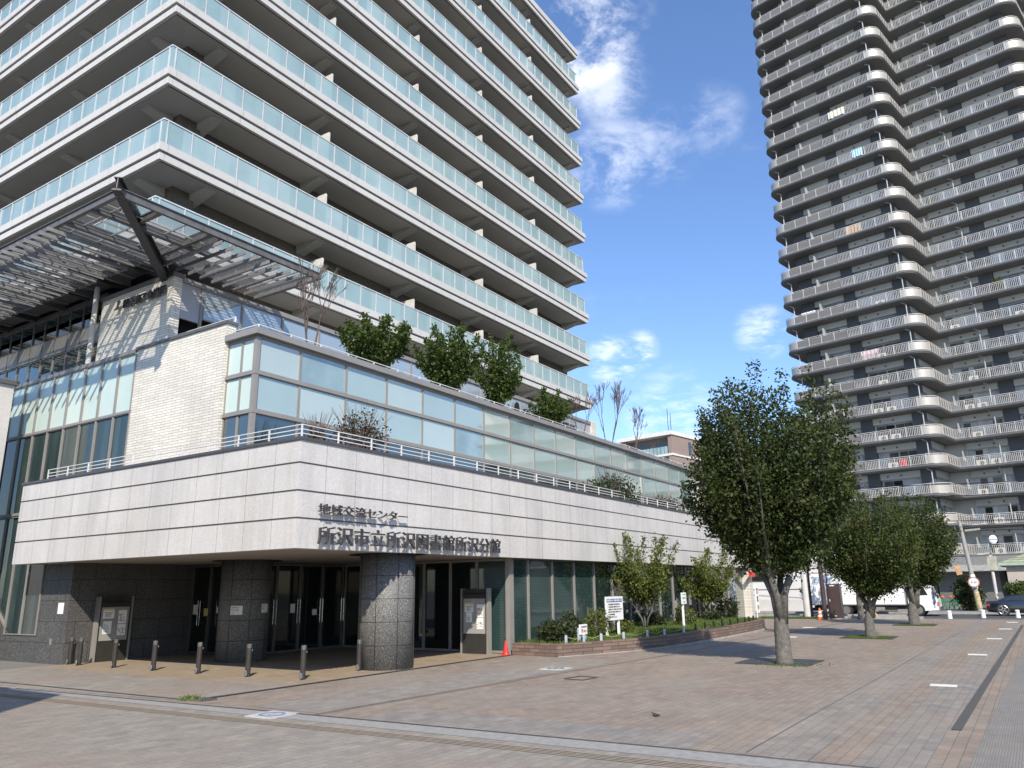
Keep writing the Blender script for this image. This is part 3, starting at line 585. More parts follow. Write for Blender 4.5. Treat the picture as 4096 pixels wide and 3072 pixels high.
# ================================================================ glass balconied apartment tower on the podium
apt = thing('apartment_tower', 'pale apartment block with stacked frosted glass balconies above the library', 'building', (13.47, 23.46, 0))
X0, Y0, X1, YL, FH, Z0 = 13.47, 23.46, 46.0, 47.0, 3.085, 13.75
b = MB(); b.box((15.3, 25.25, 11.75), (45.8, 47, Z0 + 9 * FH + .2)); b.box((14.98, 24.93, 11.75), (15.9, 25.24, Z0 + 9 * FH)); b.box((14.98, 25.24, 11.75), (15.29, 25.9, Z0 + 9 * FH))
o = b.build('wall', TILE_BROWN, apt)
bx_beams_r = [15.95, 21.5, 27.7, 33.6, 39.5, 45.4]; part_x = [21.48, 27.52, 33.42, 39.31]; beams_l = [25.8, 31.5, 37.3, 43]
def slab_mb(z, roof=False):
    b = MB()
    def ring(ins, d, za, zb, m=0):
        b.box((X0 + ins, Y0 + ins, za), (X1 - ins, Y0 + ins + d, zb), m); b.box((X0 + ins, Y0 + ins + d, za), (X0 + ins + d, YL, zb), m); b.box((X1 - ins - d, Y0 + ins + d, za), (X1 - ins, 25.25, zb), m)
    ring(.07, .12, z, z + .27); ring(.16, .1, z + .27, z + .335, 1); ring(0, .2, z + .335, z + .64 if not roof else z + .75)
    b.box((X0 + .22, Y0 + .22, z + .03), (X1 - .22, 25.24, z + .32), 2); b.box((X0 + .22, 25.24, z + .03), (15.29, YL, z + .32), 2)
    def wedge(P, Q, n, w_):      # haunch: full depth at the wall, thin at the tip
        P, Q, n = Vector((*P, 0)), Vector((*Q, 0)), Vector((*n, 0)) * w_ / 2
        vs = [P - n, P + n, Q + n, Q - n]; lo = [z - .30, z - .30, z - .02, z - .02]
        b.add([(v.x, v.y, z + .035) for v in vs] + [(v.x, v.y, l) for v, l in zip(vs, lo)], [(0, 1, 2, 3), (7, 6, 5, 4), (0, 4, 5, 1), (1, 5, 6, 2), (2, 6, 7, 3), (3, 7, 4, 0)], 2)
    for x in bx_beams_r: wedge((x, 25.24), (x, 23.95), (1, 0), .46)
    wedge((14.97, 25.59), (13.95, 25.59), (0, 1), .46)
    for y in beams_l[1:]: wedge((15.29, y), (13.95, y), (0, 1), .46)
    b.box((X0 + .24, Y0 + .24, z - .0), (X1 - .24, Y0 + .27, z + .03), 1)
    return b
def rail_mb(z):
    b = MB(); yi, xi = Y0 + .14, X0 + .14; zt, zb = z + 1.66, z + .64
    b.bar((xi, yi, zt), (X1 - .2, yi, zt), .05, .05); b.bar((xi, yi, zt), (xi, YL, zt), .05, .05); b.bar((X1 - .2, yi, zt), (X1 - .2, 25.2, zt), .05, .05)
    n = 32
    px = [xi + .16 + (X1 - .36 - xi - .16) * k / n for k in range(n + 1)]
    b.box((xi, yi, z + .5), (px[0], yi + .012, zt - .03), 1)
    for k, x in enumerate(px):
        b.box((x - .022, yi - .02, z + .5), (x + .022, yi + .04, zt), 0)
        if k: b.box((px[k - 1] + .04, yi, z + .5), (x - .04, yi + .012, zt - .05), 1)
    py = [yi + .16 + .985 * k for k in range(24)]; b.box((xi, yi + .012, z + .5), (xi + .012, py[0], zt - .03), 1)
    for k, y in enumerate(py):
        b.box((xi - .02, y - .022, z + .5), (xi + .04, y + .022, zt), 0)
        if k: b.box((xi, py[k - 1] + .04, z + .5), (xi + .012, y - .04, zt - .05), 1)
    b.box((X1 - .212, yi + .1, z + .5), (X1 - .2, 25.2, zt - .05), 1)
    return b
t = NT('balcony_white'); br = t.brick(wall_uv(t, 1.1), 2.95, 50, .012, (.49, .48, .46), (.53, .52, .50), (.33, .325, .31), 0.0); x, y, z = t.xyz()
stn = t.noise(1.0, 6, .7, t.comb(t.math('MULTIPLY', t.math('ADD', x, y), 3.0), t.math('MULTIPLY', z, .35))); t.set(t.mix(1.0, br.outputs[0], t.mix(t.rng(stn, .5, .8), (1.03, 1.03, 1.03), (.84, .835, .82)), 'MULTIPLY'), .7)
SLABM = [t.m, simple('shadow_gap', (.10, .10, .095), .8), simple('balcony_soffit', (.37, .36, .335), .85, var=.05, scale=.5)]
RAILM = [simple('rail_white', (.60, .61, .60), .4, .2), GL_BAL]
PARTM = simple('balcony_divider', (.56, .54, .50), .7)
off = root_loc(apt)
me_s = slab_mb(Z0).mesh('balcony', SLABM, off); me_r = rail_mb(Z0).mesh('glass_railing', RAILM, off)
me_p = MB().box((-.02, 0, .32), (.02, 1.55, 2.25)).box((-.035, -.03, .32), (.035, 0, 2.22)).mesh('divider', PARTM)
me_v = MB().lathe([(.10, 0), (.10, .04), (.06, .05)], (0, 0, 0), 14).mesh('vent', BLACK)
def put(name, me, parent, loc, rot=None):
    o = bpy.data.objects.new(name, me); C.objects.link(o); o.parent = parent; o.location = loc
    if rot: o.rotation_euler = rot
    return o
for k in range(9):
    s_ = put('balcony', me_s, apt, (0, 0, k * FH)); put('glass_railing', me_r, s_, (0, 0, 0))
    for x in part_x: put('divider', me_p, s_, (x - off[0], 23.72 - off[1], Z0))
    for x in part_x:
        for dx in (1.3, 2.9): put('vent', me_v, s_, (x + dx - off[0], 25.25 - off[1], Z0 + 2.62), (math.pi / 2, 0, 0))
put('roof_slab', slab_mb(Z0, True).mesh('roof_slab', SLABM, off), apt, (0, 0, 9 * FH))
def pole_set(x, k, label):
    z = Z0 + k * FH + 1.62; b = MB(); b.tube([(x, 24.0, z), (x + 2.6, 24.0, z)], .02, 6); b.tube([(x, 24.15, z + .02), (x + 2.6, 24.15, z + .02)], .02, 6)
    for xx in (x + .2, x + 2.4): b.box((xx, 23.9, z - .9), (xx + .05, 24.3, z + .04))
    tag(b.build('laundry_pole', WHITE, loc=(x, 24, z)), label, 'laundry pole', 'laundry poles on the glass balconies')
pole_set(23.6, 0, 'white laundry poles on the lowest glass balcony behind the roof trees')
pole_set(19.0, 1, 'white laundry poles on the second glass balcony from the bottom')
pole_set(22.8, 2, 'white laundry poles above the bright panes of the third glass balcony')
pole_set(36.0, 2, 'white laundry poles toward the right end of the third glass balcony')
# ================================================================ grey high-rise with rounded balcony corners
A2 = math.radians(11.5); U0, V0 = 82.2, 22.0
tl = (math.cos(A2) * U0 + math.sin(A2) * V0, -math.sin(A2) * U0 + math.cos(A2) * V0, 0)
hi = thing('high_rise', 'tall grey apartment tower with curved balcony corners and barred railings', 'building', tl, -A2, local=True)
def uv(u, v): return (u - U0, v - V0)
def arc(c, r, a0, a1, n=8): return [(c[0] + r * math.cos(math.radians(a0 + (a1 - a0) * k / n)), c[1] + r * math.sin(math.radians(a0 + (a1 - a0) * k / n))) for k in range(n + 1)]
def outline(d):
    p = [uv(100, 37.3 - d)] + [uv(*q) for q in arc((83.8, 35.7), 1.6 - d, 90, 180)] + [uv(*q) for q in arc((83.8, 24.1), 1.6 - d, 180, 270)]
    p += [uv(87.5 + d, 22.5 + d)] + [uv(*q) for q in arc((89.1, 11.8), 1.6 - d, 180, 270)] + [uv(93 + d, 10.2 + d), uv(93 + d, -12)]
    return p
FASC = simple('slab_fascia', (.125, .13, .133), .8, var=.08, scale=.3); SOF = simple('slab_soffit', (.18, .176, .168), .85, var=.05, scale=.3)
WALLG = simple('tower_wall', (.60, .60, .585), .8, var=.05, scale=.3); BEAMG = simple('tower_beam', (.52, .53, .52), .8, var=.07, scale=.4); COLD = simple('tower_column', (.10, .107, .116), .8, var=.1, scale=.5)
RAILG = simple('tower_rail', (.60, .59, .56), .5, .05); PANB = simple('beige_panel', (.185, .175, .162), .5, .1, .06, .5); PANC = simple('curved_metal_panel', (.46, .43, .38), .42, .3, .04, .4)
PIPE = simple('tower_pipe', (.42, .44, .44), .6)
s_mb = MB(); poly = outline(0) + [uv(100, -12)]; s_mb.prism(poly, .10, .28, 0); pin = outline(.08) + [uv(100, -12)]; s_mb.prism(pin, 0, .101, 1)
s_mb.m[-2] = 1
# flatten: bottom face of the upper ring reads as soffit, side faces as fascia
slab_me = s_mb.mesh('balcony', [FASC, SOF])
def along(path, d0, d1):      # cut a polyline by arc length
    L = [0]
    for a, b_ in zip(path, path[1:]): L.append(L[-1] + math.dist(a, b_))
    def at(s):
        for i in range(len(L) - 1):
            if L[i + 1] >= s - 1e-9: f = (s - L[i]) / (L[i + 1] - L[i]); return (path[i][0] + (path[i + 1][0] - path[i][0]) * f, path[i][1] + (path[i + 1][1] - path[i][1]) * f)
        return path[-1]
    return [at(d0)] + [path[i] for i in range(len(L)) if d0 < L[i] < d1] + [at(d1)], L[-1]
rp = outline(.10)
bars_l = []; rails = MB(); pans_l = []; curv_l = []
def rail_run(pts):
    for a, b_ in zip(pts, pts[1:]):
        rails.bar((*a, 1.27), (*b_, 1.27), .05, .045); rails.bar((*a, .36), (*b_, .36), .035, .03); rails.bar((*a, 1.13), (*b_, 1.13), .03, .03)
rail_run(rp)
def straight(a, b_, kind, step=1.35):
    L = math.dist(a, b_); n = max(1, round(L / step)); d = ((b_[0] - a[0]) / L, (b_[1] - a[1]) / L)
    for k in range(n + 1): x, y = a[0] + d[0] * L * k / n, a[1] + d[1] * L * k / n; rails.box((x - .03, y - .03, .28), (x + .03, y + .03, 1.28))
    if kind == 'bars':
        m = int(L / .16); bars = MB(); bars_l.append(bars)
        for k in range(m): x, y = a[0] + d[0] * L * (k + .5) / m, a[1] + d[1] * L * (k + .5) / m; bars.box((x - .018, y - .018, .36), (x + .018, y + .018, 1.13))
    else:
        pan = MB(); pans_l.append(pan)
        for k in range(n):
            p0 = (a[0] + d[0] * (L * k / n + .06), a[1] + d[1] * (L * k / n + .06)); p1 = (a[0] + d[0] * (L * (k + 1) / n - .06), a[1] + d[1] * (L * (k + 1) / n - .06))
            pan.bar((*p0, .745), (*p1, .745), .02, .74)
i_ = .10
straight(uv(96, 37.2), uv(83.8, 37.2), 'pan'); straight(uv(82.3, 35.7), uv(82.3, 30.05), 'pan'); straight(uv(82.3, 30.05), uv(82.3, 24.1), 'bars')
straight(uv(83.8, 22.6), uv(87.6, 22.6), 'pan', .8); straight(uv(87.6, 22.6), uv(87.6, 11.8), 'bars'); straight(uv(89.1, 10.3), uv(93.1, 10.3), 'pan', .8); straight(uv(93.1, 10.3), uv(93.1, -10), 'bars')
for c in ((83.8, 24.1), (89.1, 11.8)):
    curv = MB(); curv_l.append(curv)
    for a, b_ in zip(arc(c, 1.5, 180, 270, 14), arc(c, 1.5, 180, 270, 14)[1:]): curv.bar((*uv(*a), .745), (*uv(*b_), .745), .02, .76)
curv = MB(); curv_l.append(curv)
for a, b_ in zip(arc((83.8, 35.7), 1.5, 90, 180, 14), arc((83.8, 35.7), 1.5, 90, 180, 14)[1:]): curv.bar((*uv(*a), .745), (*uv(*b_), .745), .02, .76)
bars_me = [b.mesh('railing_bar', RAILG) for b in bars_l]; rails_me = rails.mesh('handrail', RAILG); pan_me = [b.mesh('railing_panel', PANB) for b in pans_l]; curv_me = [b.mesh('corner_panel', PANC) for b in curv_l]
# wall of one storey: panels, projecting beams, dark columns
wm = MB(); wi = 1.95
wallp = [uv(100, 37.3 - wi), uv(82.2 + wi, 37.3 - wi), uv(82.2 + wi, 22.5 + wi), uv(87.5 + wi, 22.5 + wi), uv(87.5 + wi, 10.2 + wi), uv(93 + wi, 10.2 + wi), uv(93 + wi, -12), uv(100, -12)]
wm.prism(wallp, .28, 2.9, 0)
def wbox(u0, u1, v0, v1, z0, z1, m): a = uv(u0, v0); c = uv(u1, v1); wm.box((min(a[0], c[0]), min(a[1], c[1]), z0), (max(a[0], c[0]), max(a[1], c[1]), z1), m)
WU, WR = 82.2 + wi, 87.5 + wi
for v0, v1 in ((33.75, 30.4), (29.15, 25.25)): wbox(WU - .42, WU, v0, v1, 2.18, 2.86, 1)
for v0, v1 in ((22.1, 18.35), (16.95, 12.9)): wbox(WR - .42, WR, v0, v1, 2.18, 2.86, 1)
wbox(84.2, 88.6, 24.03, 24.45, 2.18, 2.86, 1)
for v0, v1 in ((35.3, 33.8), (30.4, 29.15), (25.2, 23.95)): wbox(WU - .5, WU, v0, v1, .28, 2.9, 2)
for v0, v1 in ((18.3, 17.0), (12.85, 11.7)): wbox(WR - .5, WR, v0, v1, .28, 2.9, 2)
for u, vs_ in ((WU - .44, (28.4, 27.1)), (WR - .44, (20.9, 19.6, 15.6, 14.3))):
    for v in vs_: x, y = uv(u, v); wm.tube([(x, y, 2.5), (x + .03, y, 2.5)], .10, 10, 2)
wall_me = wm.mesh('wall', [WALLG, BEAMG, COLD])
pipe_l = []
for u, v in ((82.9, 35.85), (82.85, 23.95), (88.2, 18.95)):
    x, y = uv(u, v); pb = MB(); pipe_l.append(pb); pb.tube([(x, y, .28), (x, y, 2.55), (x - .02, y + .45, 2.85)], .055, 7)
    x2 = 0
pipe_me = [b.mesh('drain_pipe', PIPE) for b in pipe_l]
TDIV = simple('tower_divider', (.36, .37, .365), .6); d1 = MB(); d2 = MB()
a = uv(82.45, 32.7); d1.box((a[0], a[1] - .02, .28), (a[0] + 1.7, a[1] + .02, 2.1)); a = uv(87.75, 22.3); d2.box((a[0] + .2, a[1] - .02, 1.0), (a[0] + 1.3, a[1] + .02, 2.0)); a = uv(88.9, 22.42); 
div_me = [d1.mesh('divider', TDIV), d2.mesh('divider', TDIV)]
CURTW = simple('white_curtain', (.46, .48, .48), .5, var=.12, scale=4, coat=.5); CURTG = simple('grey_window', (.10, .105, .10), .12, var=.25, scale=2, spec=.8, coat=.7)
CURTD = simple('dark_glass', (.02, .022, .022), .08, var=.3, scale=1, spec=.8, coat=.8)
def win_me(wd, mats):
    b = MB(); b.box((-.04, -wd / 2, .34), (0, wd / 2, 2.10)); h = wd / 2 - .05
    b.box((-.055, -h, .40), (-.041, -.03, 2.04), 1); b.box((-.055, .03, .40), (-.041, h, 2.04), 2); return b.mesh('window', [simple('window_frame_%d' % len(MATS), (.42, .42, .41), .5), *mats])
WM = [win_me(2.3, m) for m in ([CURTG, CURTW], [CURTW, CURTG], [CURTD, CURTG], [CURTG, CURTG], [CURTW, CURTW], [CURTD, CURTW])]
wpos = [(WU, 32.5, .95), (WU, 28.05, .8), (WU, 26.2, .75), (WR, 21.45, .6), (WR, 19.45, .75), (WR, 15.75, .9), (WR, 13.8, .7)]
ZB, FH2, NF = 4.25, 2.9, 27
extra = MB(); R2 = random.Random(3)
for k in range(NF):
    fl = put('balcony', slab_me, hi, (0, 0, ZB + k * FH2))
    put('handrail', rails_me, fl, (0, 0, 0))
    for nm_, ml_ in (('railing_bar', bars_me), ('railing_panel', pan_me), ('corner_panel', curv_me), ('drain_pipe', pipe_me), ('divider', div_me)):
        for me_ in ml_: put(nm_, me_, fl, (0, 0, 0))
    put('wall', wall_me, hi, (0, 0, ZB + k * FH2)); 
    for (u, v, sc) in wpos:
        x, y = uv(u, v); j = R2.choice((0, 1, 2, 3, 3, 3, 4, 5))
        if k < 14:
            o = put('window', WM[j], hi, (x, y, ZB + k * FH2)); o.scale = (1, sc, 1)
        else:
            o_ = len(extra.v); me = WM[j]; extra.add([(vv.co.x + x, vv.co.y * sc + y, vv.co.z + ZB + k * FH2) for vv in me.vertices], [tuple(p.vertices) for p in me.polygons], 0)
            for q, p in enumerate(me.polygons): extra.m[len(extra.m) - len(me.polygons) + q] = {0: 0, 1: 1 + (j in (1, 4)), 2: 1 + (j in (0, 4, 5))}[p.material_index]
o = extra.build('window', [ALU, CURTG, CURTW], hi); o['kind'] = 'stuff'; o['label'] = 'remaining curtained windows of the upper storeys'
# ground storey: garage openings and a wide awning
g = MB(); GU = 80.2
def gb(u0, u1, v0, v1, z0, z1, m=0): a = uv(u0, v0); c = uv(u1, v1); g.box((min(a[0], c[0]), min(a[1], c[1]), z0), (max(a[0], c[0]), max(a[1], c[1]), z1), m)
gb(84, 100, 36, -10, -.2, 4.25); gb(81.2, 84, 36, 27.6, -.2, 4.2)
for v0, v1 in ((24.3, 19.2), (13.6, 12.2)): gb(81.0, 84, v0, v1, -.2, 3.0)
gb(81.3, 84, 27.6, 4, 3.0, 4.2, 2); gb(83.2, 84.1, 27.6, 24.3, -.2, 3.0, 1); gb(83.2, 84.1, 19.2, 13.6, -.2, 3.0, 1); gb(81, 84, 12.2, -4, -.2, 3.0)
g.build('ground_storey', [simple('garage_wall', (.15, .155, .145), .85, var=.15, scale=.5), BLACK, simple('garage_fascia', (.22, .22, .21), .8)], hi)
a = MB(); p, q = uv(79.6, 27.8), uv(79.6, 5.0); p2, q2 = uv(81.3, 27.8), uv(81.3, 5.0)
a.add([(*p, 2.95), (*q, 2.95), (*q2, 3.45), (*p2, 3.45), (*p, 2.88), (*q, 2.88), (*q2, 3.38), (*p2, 3.38)], [(0, 1, 2, 3), (7, 6, 5, 4), (0, 4, 5, 1), (1, 5, 6, 2), (3, 2, 6, 7), (0, 3, 7, 4)]); a.build('awning', CONC_G, hi)
# things on its balconies
ACW = simple('air_conditioner_cream', (.58, .57, .52), .5); ce, se = math.cos(-A2), math.sin(-A2)
def place(u, v, z): x, y = uv(u, v); return (tl[0] + ce * x - se * y, tl[1] + se * x + ce * y, z)
ac = None
ac_list = [(0, 86.6 + .0, 20.6), (0, 88.7, 18.2), (1, 88.7, 20.2), (2, 88.7, 21.2), (3, 83.4, 27.6), (3, 88.7, 20.9), (3, 88.7, 19.6), (4, 83.4, 28.2), (4, 83.4, 26.9), (4, 88.7, 20.8), (5, 83.4, 28.3), (5, 83.4, 27.0), (5, 88.7, 21.1), (5, 88.7, 19.9), (6, 83.4, 27.4), (6, 88.7, 20.3), (7, 83.4, 27.2), (7, 88.7, 14.9), (8, 88.7, 21.2), (8, 88.7, 15.2), (9, 83.4, 26.6), (9, 88.7, 20.9)]
ordn = ['lowest', 'second', 'third', 'fourth', 'fifth', 'sixth', 'seventh', 'eighth', 'ninth', 'tenth']
seen = {}
for k, u, v in ac_list:
    u = 88.7 if v < 23 else 83.4
    side = 'right' if v < 23 else 'left'; seen.setdefault((k, side), []).append(v)
cnt = {}
for k, u, v in ac_list:
    u = 88.7 if v < 23 else 83.4; side = 'right' if v < 23 else 'left'; n = len(seen[(k, side)]); i = cnt.get((k, side), 0); cnt[(k, side)] = i + 1
    lab = '%scream air conditioner, %s wing of the grey tower, %s balcony up' % ('' if n == 1 else ('left-hand ' if i == 0 else 'right-hand '), side, ordn[k].replace('lowest', 'first'))
    if ac is None:
        ac = thing('air_conditioner', lab, 'air conditioner', place(u, v, ZB + k * FH2 + .28), -A2, 'air conditioners on the tower balconies', local=True)
        MB().box((-.16, -.42, .05), (.16, .42, .65)).build('casing', ACW, ac)
        b = MB(); b.lathe([(.22, 0), (.22, .01), (.2, .012)], (0, 0, 0), 16); b.v = [(-.162 - z, x - .1, y + .35) for x, y, z in b.v]
        for s_ in (-.3, .3): b.box((-.14, s_ - .03, 0), (.14, s_ + .03, .05))
        b.build('fan_grille', ALU_D, ac); KIDS[ac.name] = list(ac.children)
    else: dup_tree(ac, place(u, v, ZB + k * FH2 + .28), -A2, label=lab)
def cloth(k, u, v0, v1, z0, z1, mat, label, cat='laundry'):
    b = MB(); n = 14; p = [place(u + .04 * math.sin(i * 1.9), v0 + (v1 - v0) * i / n, 0) for i in range(n + 1)]; z = ZB + k * FH2
    for i in range(n):
        b.add([(p[i][0], p[i][1], z + z0 + .05 * math.sin(i * 1.3)), (p[i + 1][0], p[i + 1][1], z + z0 + .05 * math.sin(i * 1.3 + 1.3)), (p[i + 1][0], p[i + 1][1], z + z1), (p[i][0], p[i][1], z + z1)], [(0, 1, 2, 3)])
    n0 = len(b.v); b.v += [(x + .012, y, zz_) for x, y, zz_ in b.v]; b.f += [tuple(i + n0 for i in f[::-1]) for f in b.f]; b.m += [0] * (len(b.f) - len(b.m))
    tag(b.build('laundry', mat, loc=(p[0][0], p[0][1], z)), label, cat)
cloth(17, 82.15, 28.9, 27.1, .45, 1.3, simple('cream_futon', (.72, .68, .55), .9), 'cream striped bedding hung over a high tower railing')
cloth(15, 82.15, 26.9, 25.8, .35, 1.3, simple('light_blue_towel', (.42, .62, .72), .9), 'light blue towels hung over a tower railing')
cloth(12, 83.0, 29.0, 27.4, .5, 1.6, simple('tan_blind', (.45, .30, .16), .9), 'tan bamboo screens behind the tower railing')
cloth(7, 82.6, 29.0, 27.3, .45, 1.35, simple('pink_white_cloth', (.70, .50, .52), .9, var=.5, scale=9), 'white and pink laundry behind the tower railing')
cloth(9, 82.35, 34.8, 33.2, .9, 1.42, WHITE, 'white sheet over the grey panel railing of the tower')
cloth(3, 83.0, 26.8, 26.2, .4, 1.1, RED, 'dark red cloth behind the tower railing')
# balcony plant
def blobplant(name, label, cat, loc, r, h, n, mat, lsz=.06, squash=1.0, group=None):
    a = RNG.normal(size=(n, 3)); a /= np.linalg.norm(a, axis=1)[:, None]; rr = RNG.uniform(.35, 1, n) ** .5 * (1 + .22 * np.sin(a[:, 0] * 7 + a[:, 2] * 9))
    P = a * rr[:, None] * np.array([r, r, h / 2]) + np.array([0, 0, h / 2]); P[:, 2] = np.maximum(P[:, 2], .02)
    b = MB(); leafquads(b, P + np.array(loc), lsz); o = thing(name, label, cat, loc, group=group); b.build('foliage', mat, o)
    s_ = MB(); rr_ = random.Random(n)
    for i in range(7): t_ = rr_.uniform(0, 6.28); s_.tube([loc, (loc[0] + r * .6 * math.cos(t_), loc[1] + r * .6 * math.sin(t_), loc[2] + h * rr_.uniform(.5, .95))], [.018, .006], 5)
    s_.build('stem', TWIG, o); return o
def leafquads(b, P, sz, up=.35):
    n = len(P); d = RNG.normal(size=(n, 3)); d[:, 2] += -.25; d /= np.linalg.norm(d, axis=1)[:, None]; e = RNG.normal(size=(n, 3)); e[:, 2] *= .5; e -= d * (e * d).sum(1)[:, None]; e /= np.linalg.norm(e, axis=1)[:, None]
    l = sz * RNG.uniform(.7, 1.35, n)[:, None]; wv = e * l * .30; dl = d * l; o = len(b.v)
    v = np.stack([P, P + dl * .45 + wv, P + dl, P + dl * .45 - wv], 1).reshape(-1, 3); b.v += [tuple(x) for x in v]
    b.f += [(o + 4 * i, o + 4 * i + 1, o + 4 * i + 2, o + 4 * i + 3) for i in range(n)]; b.m += [0] * n
blobplant('balcony_plant', 'leafy green potted plant on a tower balcony', 'plant', place(88.2, 16.6, ZB + 10 * FH2 - 2.9 + .28), .5, 1.6, 700, LEAF_P, .16)
# ================================================================ trees
FW = Vector((_f[0], _f[1], 0)).normalized()
def tree(label, base, H, tr, fork, zc, rx, rup, rdn, nsh, nleaf, lsz, mat, lean=(0, 0), group=None, seed=1, top=0.0, name='tree', barkm=None, trunk_n=10, start=.3, jit=.22, stems=None, dens=1.0):
    """trunk with limbs, and a crown of leafy shoots sweeping up and outward from the fork"""
    rr = random.Random(seed); g = np.random.default_rng(seed); o = thing(name, label, 'tree', base, group=group); bx_, by_, bz_ = base
    t = MB(); F = Vector((bx_ + lean[0] * .25, by_ + lean[1] * .25, bz_ + fork))
    cen = Vector((bx_ + lean[0], by_ + lean[1], bz_ + zc))
    if stems is None:
        t.tube([base, (bx_, by_, bz_ + .12), (bx_ + .01, by_, bz_ + fork * .5), tuple(F)], [tr * 1.45, tr * 1.1, tr * .98, tr * .62], trunk_n)
        starts = []
        for i in range(6):
            a = 1.05 * i + rr.uniform(-.2, .2); q = F + Vector((math.cos(a) * rx * .17, math.sin(a) * rx * .17, rup * .12 + rr.uniform(0, .15))); t.tube([tuple(F + Vector((math.cos(a) * tr * .25, math.sin(a) * tr * .25, -.42 * fork))), tuple(F + Vector((math.cos(a) * tr * .75, math.sin(a) * tr * .75, -.02))), tuple(q)], [tr * .62, tr * .5, tr * .4], 8); starts.append(q)
    else:
        starts = []
        for i in range(stems):
            a = 6.28 * i / stems + .5; r = .12 * stems; q = F + Vector((math.cos(a) * r, math.sin(a) * r, 0)); t.tube([(bx_ + .06 * math.cos(a), by_ + .06 * math.sin(a), bz_), (bx_ + .4 * r * math.cos(a), by_ + .4 * r * math.sin(a), bz_ + fork * .5), tuple(q)], [tr, tr * .8, tr * .7], 7); starts.append(q)
    P = []
    ga = math.pi * (3 - 5 ** .5)
    for i in range(nsh):
        # directions spread over the envelope
        zf = 1 - 1.75 * (i + .5) / nsh; az = i * ga + rr.uniform(-.3, .3); rh = math.sqrt(max(0, 1 - min(1, abs(zf)) ** 2))
        bump = 1 + jit * math.sin(3 * az + seed) * math.cos(2.5 * zf + seed * 2) + rr.uniform(-jit, jit) * .7
        bump = min(bump, 1.16)
        if zf > .45: bump += rr.uniform(0, top)
        nar = 1 - .85 * max(0, -zf) + .12 * max(0, zf); e = cen + Vector((math.cos(az) * rh * rx * bump * nar, math.sin(az) * rh * rx * bump * nar, (zf * (rup if zf > 0 else rdn)) * bump))
        st = starts[i % len(starts)]; low = st + Vector((0, 0, rr.uniform(0, .25) * rup * max(0, zf + .3)))
        mid = low.lerp(e, .5) + Vector((0, 0, -.06 * rup if zf > 0 else .12 * rdn)) + (Vector((e.x - cen.x, e.y - cen.y, 0)) * (.10 if zf > 0 else -.05))
        if i % 3 == 0 or nsh < 50:
            t.tube([tuple(low), tuple(low.lerp(mid, .55)), tuple(mid), tuple(mid.lerp(e, .55)), tuple(e)], [tr * .34, tr * .24, tr * .17, tr * .09, .006], 5, cap=False)
        m = int(nleaf / nsh * rr.uniform(.55, 1.45) * dens)
        tt = start + (1 - start) * g.uniform(0, 1, m) ** .75
        A = np.array(low); B_ = np.array(mid); D = np.array(e)
        q = ((1 - tt) ** 2)[:, None] * A + (2 * tt * (1 - tt))[:, None] * B_ + (tt ** 2)[:, None] * D
        sp = (.06 + .20 * (1 - tt) ** .5)[:, None] * rx * .55
        P.append(q + g.normal(size=(m, 3)) * sp * np.array([1, 1, .7]))
    tb = t.build('trunk', barkm or BARK, o, smooth=True)
    c = MB(); leafquads(c, np.concatenate(P), lsz); c.build('crown', mat, o); return o
def at(base, lat): return (_f[1] / math.hypot(_f[0], _f[1]) * lat, -_f[0] / math.hypot(_f[0], _f[1]) * lat)
GP = 'zelkova trees in a row on the plaza'
tree('largest dark green plaza tree, nearest the camera, standing in a black grate', (21.5, 5.75, 0), 8, .195, 1.75, 4.55, 2.15, 2.95, 2.5, 190, 92000, .098, LEAF, at(0, .12), GP, 5, .10)
tree('middle plaza tree with yellow-brown tips standing in a grassy square', (33.1, 5.55, 0), 5.4, .17, 1.25, 3.15, 1.95, 2.15, 1.8, 120, 42000, .10, LEAF2, at(0, .42), GP, 9, .12)
tree('farthest thick plaza tree, right of the truck cab, with its trunk in grass', (43.1, 5.2, 0), 5.9, .23, 1.4, 3.75, 1.85, 2.3, 2.35, 110, 34000, .115, LEAF2, at(0, .55), GP, 13, .12)
tree('slim plaza tree at the kerb, half hidden behind the middle tree', (49.9, 8.75, 0), 6.8, .16, 2.3, 5.0, 1.0, 1.6, 1.8, 40, 4500, .12, LEAF, at(0, .5), GP, 17, .1)
GT = 'evergreen trees on the upper terrace'
tree('bushy evergreen on the upper terrace, leftmost of the four leafy ones', (18.7, 17.9, 8.96), 2.3, .05, .35, 1.45, 1.2, .95, .95, 40, 9000, .13, LEAF_T, (.2, 0), GT, 21, .0, start=.15, jit=.3)
tree('tall dense evergreen on the upper terrace, second leafy one from the left', (22.9, 17.9, 8.96), 3, .06, .4, 1.75, 1.2, 1.2, 1.25, 44, 12000, .13, LEAF_T, (-.1, 0), GT, 22, .05, start=.15, jit=.28)
tree('tallest loose evergreen on the upper terrace, third leafy one from the left', (26.5, 17.9, 8.96), 3.6, .06, .4, 1.95, 1.05, 1.75, 1.5, 46, 9500, .13, LEAF_T, (-.1, 0), GT, 23, .05, start=.15, jit=.3)
tree('small evergreen before the roof sign, rightmost of the four leafy ones', (30.6, 17.9, 8.96), 2.3, .05, .3, 1.1, .95, 1.0, .85, 38, 6000, .13, LEAF_T, (.2, 0), GT, 24, .0, start=.15, jit=.3)
tree('leafy green and orange young tree in the brick planter behind the white notice', (29.5, 13.15, .42), 3.6, .05, .7, 2.15, 1.2, 1.45, 1.05, 40, 10000, .105, LEAF_P, (-.1, 0), 'small trees in the brick planter', 31, .35, start=.25, jit=.3, stems=3)
tree('loose twin-topped young tree in the brick planter nearest the big plaza tree', (37.0, 13.15, .42), 3.5, .05, .7, 2.0, 1.35, 1.35, 1.1, 40, 7500, .115, LEAF_P, (.0, 0), 'small trees in the brick planter', 32, .35, start=.2, jit=.5, stems=3)
